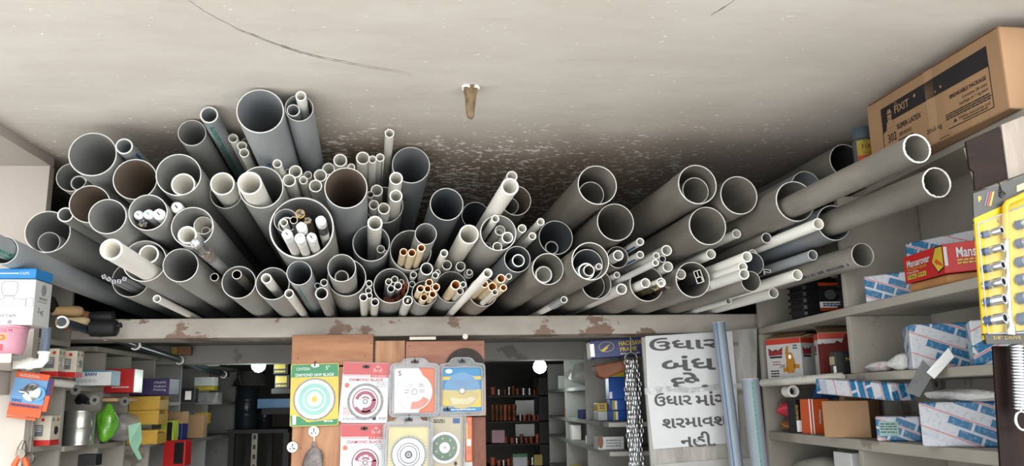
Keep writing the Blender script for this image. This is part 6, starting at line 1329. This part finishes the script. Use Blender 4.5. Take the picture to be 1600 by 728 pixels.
b = MB(); pts = [L2(1521, 352), L2(1606, 318), L2(1720, 275), L2(1722, 518), L2(1537, 522)]; b.prism(pts, .001, FRONT @ tr(0, 0, .024)); b.build('clear_blister', mat('blister_thin', S(225, 230, 232), rough=.1, alpha=.05, var=.02, spec=.5), o)
pp = [FRONT @ Vector((x, y, .012)) for x, y in pts]; MB().tube(pp + pp[:2], .0016, 6).build('blister_ridge', MATS['blister_edge_glare'], o, smooth=60)
slant('laminate_sheet', 'very dark brown laminate sheet hanging under the yellow socket card', [(1548.5, 541), (1720, 541), (1740, 900), (1571, 900)], YH, .006, dark_lam2, 'sheet')
patch(bpy.context.scene.objects['laminate_sheet'], FRONT @ tr(-.06, .14, .006), [(0, 0), (.05, .006), (.05, .012), (0, .008)], M_['tool_wood_red'], 'pale_streak', .0, .0005)
o = thing('chest_spring', 'chrome coil spring with an end ring hanging before the dark panel', 'spring', at(1592, 600, YH-.03)); q = o.location; R = .0105; s0, s1 = at(1589, 538, YH-.03)-q, at(1594.5, 640, YH-.03)-q; path = []
N = 21*16
for i in range(N+1):
    a = 2*math.pi*i/16; c = s0 + (s1-s0)*i/N; path.append(c + Vector((R*math.cos(a), R*math.sin(a), 0)))
MB().tube(path, .00245, 8).build('coil', M_['chrome'], o, smooth=60)
c = at(1597, 657, YH-.03)-q; MB().tube([c + Vector((.0115*math.cos(a), 0, .0155*math.sin(a))) for a in [2*math.pi*i/24 for i in range(26)]], .0028, 8).build('end_ring', M_['chrome'], o, smooth=60); MB().tube([s1 + Vector((0, 0, .002)), c + Vector((0, 0, .0155))], .0035, 8).build('ring_link', M_['chrome'], o, smooth=60)

# the painted-over plug that hangs from the ceiling
p = at(735, 136, 1.0); zc_ = H; k = zc_/(p.z-EYE); p = Vector((p.x*k, p.y*k, Z(H))); o = thing('ceiling_plug', 'flaky rusted plug sticking down from the bare ceiling', 'plug', p)
r_ = random.Random(4); b = MB(); n = 14; vs = []
for rr, z in ((.017, 0), (.0155, -.012), (.013, -.03), (.0105, -.055), (.0085, -.075), (.005, -.08)):
    for i in range(n): a = 2*math.pi*i/n; j = 1 + r_.uniform(-.18, .18); vs.append((rr*j*math.cos(a), rr*j*math.sin(a), z + r_.uniform(-.002, .002)))
vs = [(x, y, min(z, -.0003)) for x, y, z in vs]
b.add(vs, [(a*n+i, a*n+(i+1) % n, (a+1)*n+(i+1) % n, (a+1)*n+i) for a in range(5) for i in range(n)] + [tuple(5*n+i for i in range(n)), tuple(range(n))]); b.build('plug_body', mat('rust_plug', S(150, 128, 96), rough=.8, var=.3, scale=60, dirt=S(84, 64, 44), dirt_amt=.8, dirt_scale=40, bump=.6), o, smooth=30)
b = MB()
for i in range(9): a = r_.uniform(0, 6.28); rr = r_.uniform(.011, .024); b.prism(ell(rr*math.cos(a), rr*math.sin(a), r_.uniform(.003, .007), r_.uniform(.003, .006), 7), .006, tr(0, 0, -.0065))
b.build('paint_flake', M_['paper'], o)
# ------------------------------------------------------------------ the dim room behind
mat('rack_dark', S(46, 44, 42), rough=.6, var=.15); mat('drum_black', S(38, 46, 52), rough=.3, var=.15); mat('copper_brown', S(150, 88, 52), rough=.4, metal=.3, var=.3, scale=30)
def bulb(lab, u, v, Y, power):
    p = at(u, v, Y); o = thing('light_bulb', lab, 'bulb', p, 0, 'lit bulbs in the back room'); R = 10.5*Y/F
    MB().lathe([(R*.02, -R), (R*.5, -R*.86), (R*.87, -R*.5), (R, 0), (R*.86, R*.5), (R*.6, R*.85), (R*.5, R*1.05)], None, 28, 0, True, True).build('glass_globe', mat('lit_globe', S(226, 255, 250), emit=14., var=0.), o, smooth=60)
    MB().lathe([(R*.52, R*1.06), (R*.52, R*1.6), (R*.4, R*2.1), (R*.4, R*2.4)], None, 20).build('cap', M_['paper'], o, smooth=50)
    MB().tube([(0, 0, R*2.4), (0, 0, Z(.249)-p.z)], .004, 8).build('cord', M_['black'], o)
    l = bpy.data.lights.new('bulb_light', 'POINT'); l.energy = power; l.color = (.86, 1, .97); l.shadow_soft_size = R*1.2
    q = bpy.data.objects.new('bulb_light', l); COL.objects.link(q); q.parent = o; q.location = (0, 0, -R*2.4); return o
bulb('lit white bulb over the black drums, half tucked behind the inner beam', 404, 571, 3.8, .8)
bulb('lit white bulb hanging before the dark rack of brown fittings', 843.5, 573, 3.9, 1.0)
# rack of brown fittings against the far wall
YR = 5.2
t = thing('storage_rack', 'dark metal rack of brown fittings in the back room', 'rack', at(805, 728, YR)); q0 = t.location
def rp(u0, v0, u1, v1, name, m, dy=.3, y0=0.):
    a, b_ = at(u0, v1, YR), at(u1, v0, YR); return MB().box((a.x-q0.x, y0, a.z-q0.z), (b_.x-q0.x, y0+dy, b_.z-q0.z)).build(name, m, t)
for u in (752, 850): rp(u, 590, u+6, 980, 'upright', M_['rack_dark'], .04); rp(u, 590, u+6, 980, 'upright', M_['rack_dark'], .04, .27)
SHV = (617, 657, 692.5, 727, 765)
for v in SHV: rp(750, v, 858, v+4, 'shelf', M_['rack_dark'])
rp(812, 625, 845, 650, 'back_panel', M_['pvc_pale'], .01, .285); rp(812, 664, 845, 685, 'back_panel', M_['pvc_pale'], .01, .285)
k = 0
rr = random.Random(5)
for row, v in enumerate(SHV[:4]):
    u = 770
    while u < 846:
        wpx = rr.choice((5, 6, 8)); hpx = rr.choice((8, 10, 12, 14)) if row != 1 or u > 812 else 24
        p = at(u, v, YR + .06); R = wpx*.5*YR/F; h = hpx*YR/F
        o = MB().lathe([(R, 0.0006), (R, h*.3), (R*.8, h*.34), (R*.8, h*.7), (R, h*.74), (R, h)], None, 12).build('pipe_fitting', rr.choice((M_['copper_brown'], M_['copper_brown'], M_['terracotta'], M_['tin'])), smooth=40)
        o.location = p; tag(o, 'small brown pipe fitting on a shelf of the dark back rack', 'fitting', 'brown fittings on the dark back rack'); u += wpx + 1.5
for lab, u, v, w, h, m in (('pink and silver packet on the third shelf of the dark rack', 778, 692, 20, 19, 'ring_pink'), ('white and green box on the low shelf of the dark rack', 812, 728, 22, 18, 'card_white'), ('yellow-lidded jar on the low shelf of the dark rack', 840, 727, 13, 16, 'ochre')):
    p = at(u, v, YR-.03 if False else YR+.02); s = YR/F; c = carton('box', lab, 'box', p, (w*s, .05, h*s), M_[m], 0, 'goods on the dark back rack'); c.location.y = YR + .0; c.location.z = at(u, v, YR).z + .001
    if m == 'card_white': patch(c, frame((w*s, .05, h*s), 'F'), rectp(-w*s/2, h*s*.22, w*s/2, h*s/2), M_['card_green'], 'green_band')
# shelving on the far side: blue and yellow boxes, bottles, cartons
XI = .60
t = thing('inner_shelving', 'pale inner shelving with blue boxes behind the hanging chain', 'shelving', (XI, 3.9, 0))
IS = (.055, -.083, -.185, -.34)
for y in (3.5, 4.1, 4.75): part(t, 'divider', (XI, y, .02), (1.273, y+.016, Z(.2)), shaded_p)
for z in IS:
    for y0, y1 in ((3.037, 3.499), (3.517, 4.099), (4.117, 4.749)):
        if z < 0 or y0 > 3.1: part(t, 'shelf', (XI, y0, Z(z-.016)), (1.273, y1, Z(z)), shaded_p)
part(t, 'end_post', (.668, 3.0, .02), (.70, 3.036, Z(.2)), shaded_p)
def snap(p):
    p = p.copy(); p.z = min((Z(z) for z in IS), key=lambda z: abs(z - p.z)) + .0006; p.x = max(p.x, XI + .03); return p
def blue(lab, u, v, Y, w, h, m=None, d=.08):
    p = snap(at(u, v, Y)); s = Y/F; c = carton('box', lab, 'box', p, (w*s, d, h*s), m or M_['print_blue'], random.uniform(-.06, .06), 'blue and yellow boxes behind the chain'); return c, frame((w*s, d, h*s), 'F'), w*s, h*s
mat('bright_blue', S(30, 96, 196), rough=.4)
YI = 3.3; up_ = {'s2': 0}
stack_z = Z(-.083) + .0006
for lab, u, v, w, h, kind in (('blue box with yellow stripe at the bottom of the stack behind the chain', 963, 660, 24, 15, 's'), ('blue box with a narrow yellow stripe third in the stack behind the chain', 963, 644.5, 24, 16, 's'), ('large plain blue box second in the stack behind the chain', 962, 628, 25, 33, 'b'), ('blue box with yellow front topmost of the blue stack behind the chain', 961, 594, 24, 18, 'y')):
    c, fr, w_, h_ = blue(lab, u, v, YI, w, h, MATS['bright_blue']); c.location.z = stack_z; stack_z += h_ + .0008
    if kind == 'y': patch(c, fr, rectp(-w_*.42, -h_*.44, w_*.48, h_*.44), M_['print_yellow'], 'yellow_front'); lines(c, fr @ tr(0, 0, .0008), -w_*.35, w_*.4, (h_*.2, 0), M_['print_blue'], .006)
    if kind == 's': patch(c, fr, rectp(-w_*.34, -h_*.44, -w_*.02, h_*.44), M_['print_yellow'], 'yellow_stripe'); patch(c, fr, rectp(-w_*.18, -h_*.4, -w_*.04, h_*.4), M_['paper'], 'white_stripe', .0004)
    if kind == 'b': patch(c, fr, rectp(-w_*.48, -h_*.45, -w_*.3, -h_*.15), M_['paper'], 'white_tag')
pb = blue('pale box under the small yellow one beside the blue stack', 939, 659, 3.36, 15, 14, M_['box_white'])[0]; ph = 14*3.36/F
c, fr, w_, h_ = blue('small yellow box standing beside the blue stack', 938, 643, 3.36, 15, 12, M_['print_yellow']); lines(c, fr, -w_*.3, w_*.3, (h_*.15, -h_*.15), M_['print_blue'], .005); c.location.z = pb.location.z + ph + .0008; c.location.x = pb.location.x
c, fr, w_, h_ = blue('blue and white box farther in on the inner shelf', 916, 655, 3.7, 22, 14, M_['navy']); patch(c, fr, rectp(-w_*.1, -h_*.4, w_*.4, h_*.4), M_['paper'], 'white_front')
c, fr, w_, h_ = blue('orange box deep on the inner shelf before black bottles', 892, 654, 4.2, 17, 10, M_['orange']); lines(c, fr, -w_*.2, w_*.2, (0,), M_['print_white'], .008)
blob('plastic_sack', 'grey plastic sack slumped on the inner top shelf', 'sack', snap(at(917, 604, 3.75)), (.075, .06, .055), M_['clear_bag'], 9)
blue('white carton deep beside the slumped grey sack', 876, 604, 4.4, 14, 20, M_['box_white'])
def bottle(lab, u, v, Y, m, k=1.):
    o = thing('bottle', lab, 'bottle', snap(at(u, v, Y)), 0, 'bottles on the inner shelving'); s = Y/F*k
    MB().lathe([(7*s, 0), (7.4*s, s), (7.4*s, 11*s), (4*s, 15*s), (3*s, 15.5*s)], None, 24).build('bottle_body', m, o, smooth=45); MB().lathe([(3.6*s, 15.6*s), (3.6*s, 21*s), (3*s, 21.5*s)], None, 20).build('screw_cap', m, o, smooth=45)
bottle('white bottle on the inner shelf under the blue and white box', 912, 696, 3.6, M_['paper']); bottle('white bottle on the lower inner shelf below another white one', 912, 740, 3.55, M_['paper'])
c, fr, w_, h_ = blue('white carton with torn brown opening on the inner shelf by the chain', 948, 702, 3.2, 40, 19, M_['box_white']); lines(c, fr, -.02, .04, (.01, 0, -.01), M_['print_grey'], .004)
MB().prism(ell(-w_*.42, h_*.1, w_*.1, h_*.5, 20), .004, fr).build('brown_flap', M_['cardboard_dark'], c)
blue('grey carton on the deeper inner shelf past the white bottle', 890, 700, 4.0, 14, 22, M_['pvc_pale']); blue('yellow box low on the deep inner shelf', 891, 735, 4.0, 16, 12, M_['print_yellow']); blue('brown carton on the lower inner shelf beside the white bottle', 930, 735, 3.42, 18, 14, M_['cardboard_dark'])
# hanging chain hank
o = thing('steel_chain', 'hank of shiny steel chain hanging beside the notice board', 'chain', at(987, 565, 2.86)); q = o.location
for s_ in range(5):
    b = MB(); n = 34
    for i in range(n):
        c = Vector((-.021 + .0105*s_ + .004*math.sin(i*.7 + s_), .012*(s_ % 2), .0 - i*.0155)); M = Matrix.Translation(c) @ Matrix.Rotation(math.pi/2*(i % 2) + .4*s_, 4, 'Z')
        pts = [M @ Vector((.0052*math.cos(a), 0, .0108*math.sin(a))) for a in [2*math.pi*k/10 for k in range(12)]]; b.tube(pts, .0018, 6, caps=False)
    b.build('chain_strand', M_['chrome'], o, smooth=60)
MB().tube([Vector((.022*math.cos(a), .006, .012 + .02*math.sin(a))) for a in [2*math.pi*k/20 for k in range(22)]], .004, 8).build('hanger_ring', M_['steel'], o, smooth=60); MB().tube([Vector((0, .0, .03)), Vector((0, .0, .1))], .003, 8).build('hanger_rod', M_['steel'], o)
# hacksaw frame carton under the beam
p = at(962, 558, 2.95); o = carton('hacksaw_carton', 'dark blue hacksaw frame carton with yellow lettering jammed under the beam', 'carton', p, (.19, .08, .062), M_['navy'], 0, tilt=(0, -.06, .0)); fr = frame((.19, .08, .062), 'F')
write(o, fr, 'HACKSAW', .05, .014, .021, M_['print_yellow'], width=.085, bold=.0006); write(o, fr, 'FRAME', .04, -.007, .02, M_['print_yellow'], width=.06, bold=.0005); lines(o, fr, .01, .085, (-.022,), M_['print_white'], .004)
outline(o, fr, ell(-.038, .006, .027, .017, 24), M_['card_yellow'], .0016, 'oval_mark', True); patch(o, fr, [(-.06, -.006), (-.04, .006), (-.044, .006), (-.022, .014), (-.036, .003), (-.03, .003), (-.05, -.012)], M_['print_yellow'], 'bolt_mark'); patch(o, frame((.19, .08, .062), 'L'), rectp(-.035, -.026, .035, .026), M_['paper'], 'white_end'); MB().box((-.0955, -.0405, .006), (-.082, -.0385, .05)).build('shine_label', M_['tin'], o)
p = at(962, 582, 2.92); o = tag(MB().prism([(-.075, .025), (.085, .05), (.085, .028), (-.04, -.022), (-.062, -.012), (-.07, .006)], .07, FRONT @ tr(0, 0, -.06)).build('brown_parcel', mat('brown_paper', S(128, 74, 44), rough=.6, var=.2, scale=20, bump=.5), bevel=.006), 'crumpled brown paper parcel under the dark blue hacksaw frame carton', 'parcel'); o.location = p
# drums, basin, boxes in the dark bay
def drum(lab, u, v, Y, w, h):
    s = Y/F; R = w/2*s; H_ = h*s; o = MB().lathe([(R*.92, 0), (R*.95, H_*.02), (R*.95, H_*.3), (R, H_*.32), (R, H_*.36), (R*.95, H_*.38), (R*.95, H_*.64), (R, H_*.66), (R, H_*.7), (R*.95, H_*.72), (R*.93, H_*.92), (R*.8, H_*.97), (R*.78, H_)], None, 32).build('plastic_drum', M_['drum_black'], smooth=40)
    o.location = at(u, v, Y); return tag(o, lab, 'drum', 'black drums in the back room')
t = thing('drum_platform', 'dark slotted-angle platform carrying the black drums', 'platform', at(410, 670, 4.7)); q0 = t.location; s = 4.7/F
MB().box((-44*s, -.1, -.02), (42*s, .4, 0)).build('deck', M_['rack_dark'], t); 
for dx in (-42, -9, 36): MB().box((dx*s, -.1, -q0.z+.001), (dx*s+.03, -.07, -.0201)).build('slotted_post', M_['steel' if dx == -9 else 'rack_dark'], t); MB().box((dx*s, .3, -q0.z+.001), (dx*s+.03, .33, -.0201)).build('slotted_post', M_['rack_dark'], t)
b = MB()
for i in range(14): b.box((-9*s+.008, -.1012, -.05-.05*i), (-9*s+.022, -.0995, -.028-.05*i))
b.build('slot', M_['black'], t)
zq = at(410, 670, 4.7).z
def setz(o, z): o.location.z = z + .0005; return o
setz(drum('tall black ribbed drum on the dark platform under the half-hidden bulb', 384, 670, 4.75, 34, 62), zq); setz(drum('smaller dark drum beside the tall ribbed one', 413, 670, 4.85, 22, 34), zq); setz(drum('black drum standing on the floor under the dark platform', 384, 728, 4.55, 24, 60), 0)
p = at(404, 605, 4.9); o = tag(MB().lathe([(.055, 0), (.09, .055), (.1, .08), (.097, .08), (.087, .055), (.052, .006)], None, 36).build('steel_basin', M_['chrome'], smooth=50), 'shiny metal basin upside down above the black drums', 'basin'); o.location = (p.x, 4.9, zq + .2285); o.rotation_euler = (math.pi - .0, 0, 0); o.location.z = zq + 62*4.75/F + .082; o.location.x = at(386, 600, 4.75).x+.02; o.location.y = 4.75
c = carton('box', 'long pale blue-white box on the dark shelf beside the drums', 'box', at(432, 637, 4.7), (.18, .12, .05), M_['sky_card'], .0); c.location = at(432, 637.5, 4.7); 
t = thing('wall_shelf', 'dark shelf beside the black drums carrying the pale box', 'shelf', at(440, 640, 4.7)); s = 4.7/F; MB().box((-24*s, -.09, -.022), (120*s, .25, -.0007 + (at(432, 637.5, 4.7).z - at(440, 640, 4.7).z))).build('shelf_board', M_['rack_dark'], t); MB().box((100*s, .2, -.75), (103*s, .23, -.022)).build('shelf_leg', M_['rack_dark'], t); MB().box((94*s, -.08, -at(440, 640, 4.7).z+.001), (97*s, -.05, -.022)).build('shelf_leg', M_['rack_dark'], t)
for lab, u, v, w, h, Y, m in (('black and yellow carton, upper of two beside the wooden board', 441, 585, 22, 20, 3.95, 'black'), ('black and yellow carton, lower of two beside the wooden board', 443, 607, 22, 20, 3.95, 'black')):
    s = Y/F; c = carton('carton', lab, 'carton', at(u, v, Y), (w*s, .08, h*s), M_[m], .0, 'black and yellow cartons by the board'); fr = frame((w*s, .08, h*s), 'F'); patch(c, fr, rectp(-w*s*.45, -h*s*.1, w*s*.3, h*s*.4), M_['ochre'], 'yellow_panel'); lines(c, fr, -w*s*.4, w*s*.3, (-h*s*.3,), M_['ochre'], .008)
t = thing('wall_bracket_shelf', 'small dark shelf holding the black and yellow cartons', 'shelf', at(445, 608, 3.95)); MB().box((-.05, -.05, -.02), (.35, .2, at(443, 607, 3.95).z - at(445, 608, 3.95).z - .0006)).build('shelf_board', M_['rack_dark'], t); MB().box((.3, .1, -at(445, 608, 3.95).z+.001), (.33, .13, -.02)).build('shelf_leg', M_['rack_dark'], t)
for lab, u, v, Y, w, h, m in (('orange-brown carton jammed at the inner beam end', 289, 562, 3.52, .05, .035, 'cardboard_dark'), ('yellow packet at the inner beam end beside the brown carton', 276, 562, 3.54, .035, .035, 'ochre')):
    c = carton('carton', lab, 'carton', at(u, v, Y), (w, .05, h), M_[m], .1); c.location.z = Z(.2045)

# ------------------------------------------------------------------ the long curved scuff on the ceiling
def on_ceiling(u, v): a, b = ray(u, v); k = H/b; return Vector((a*k, k, Z(H) - .0004))
def scuff(pts, w):
    P_ = [on_ceiling(*q) for q in pts]; b = MB(); L, Rr = [], []
    for i, p in enumerate(P_):
        d = (P_[min(i+1, len(P_)-1)] - P_[max(i-1, 0)]).normalized(); n = Vector((-d.y, d.x, 0)); k = w*(.25 + random.random())*math.sin(math.pi*(i+.6)/(len(P_)+.2))
        L.append(p + n*k); Rr.append(p - n*k)
    m = len(P_); vs = L + Rr + [q + Vector((0, 0, .0006)) for q in L + Rr]
    fs = []
    for i in range(m-1): fs += [(i, i+1, m+i+1, m+i), (2*m+i, 3*m+i, 3*m+i+1, 2*m+i+1), (i, 2*m+i, 2*m+i+1, i+1), (m+i, m+i+1, 3*m+i+1, 3*m+i)]
    return b.add(vs, fs)
def curve(pts, n=46, jit=.8):
    out = []
    for i in range(n):
        t = i/(n-1)*(len(pts)-1); k = min(int(t), len(pts)-2); f = t-k
        out.append((pts[k][0]*(1-f)+pts[k+1][0]*f + random.uniform(-jit, jit), pts[k][1]*(1-f)+pts[k+1][1]*f + random.uniform(-jit, jit)*.5))
    return out
line = [(286, -6), (320, 18), (365, 42), (410, 60), (455, 76), (500, 88), (560, 100), (640, 114)]
b = scuff(curve(line), .0022); o2 = scuff(curve([(x+3, y+3) for x, y in line[2:]], 34), .0016); b.add(o2.v, o2.f); o3 = scuff(curve([(1110, 24), (1128, 13), (1148, 0)], 8, .3), .0014); b.add(o3.v, o3.f)
struct(b.build('ceiling_crack', mat('scuff_grey', S(150, 144, 138), rough=.9, var=.25, scale=60)))
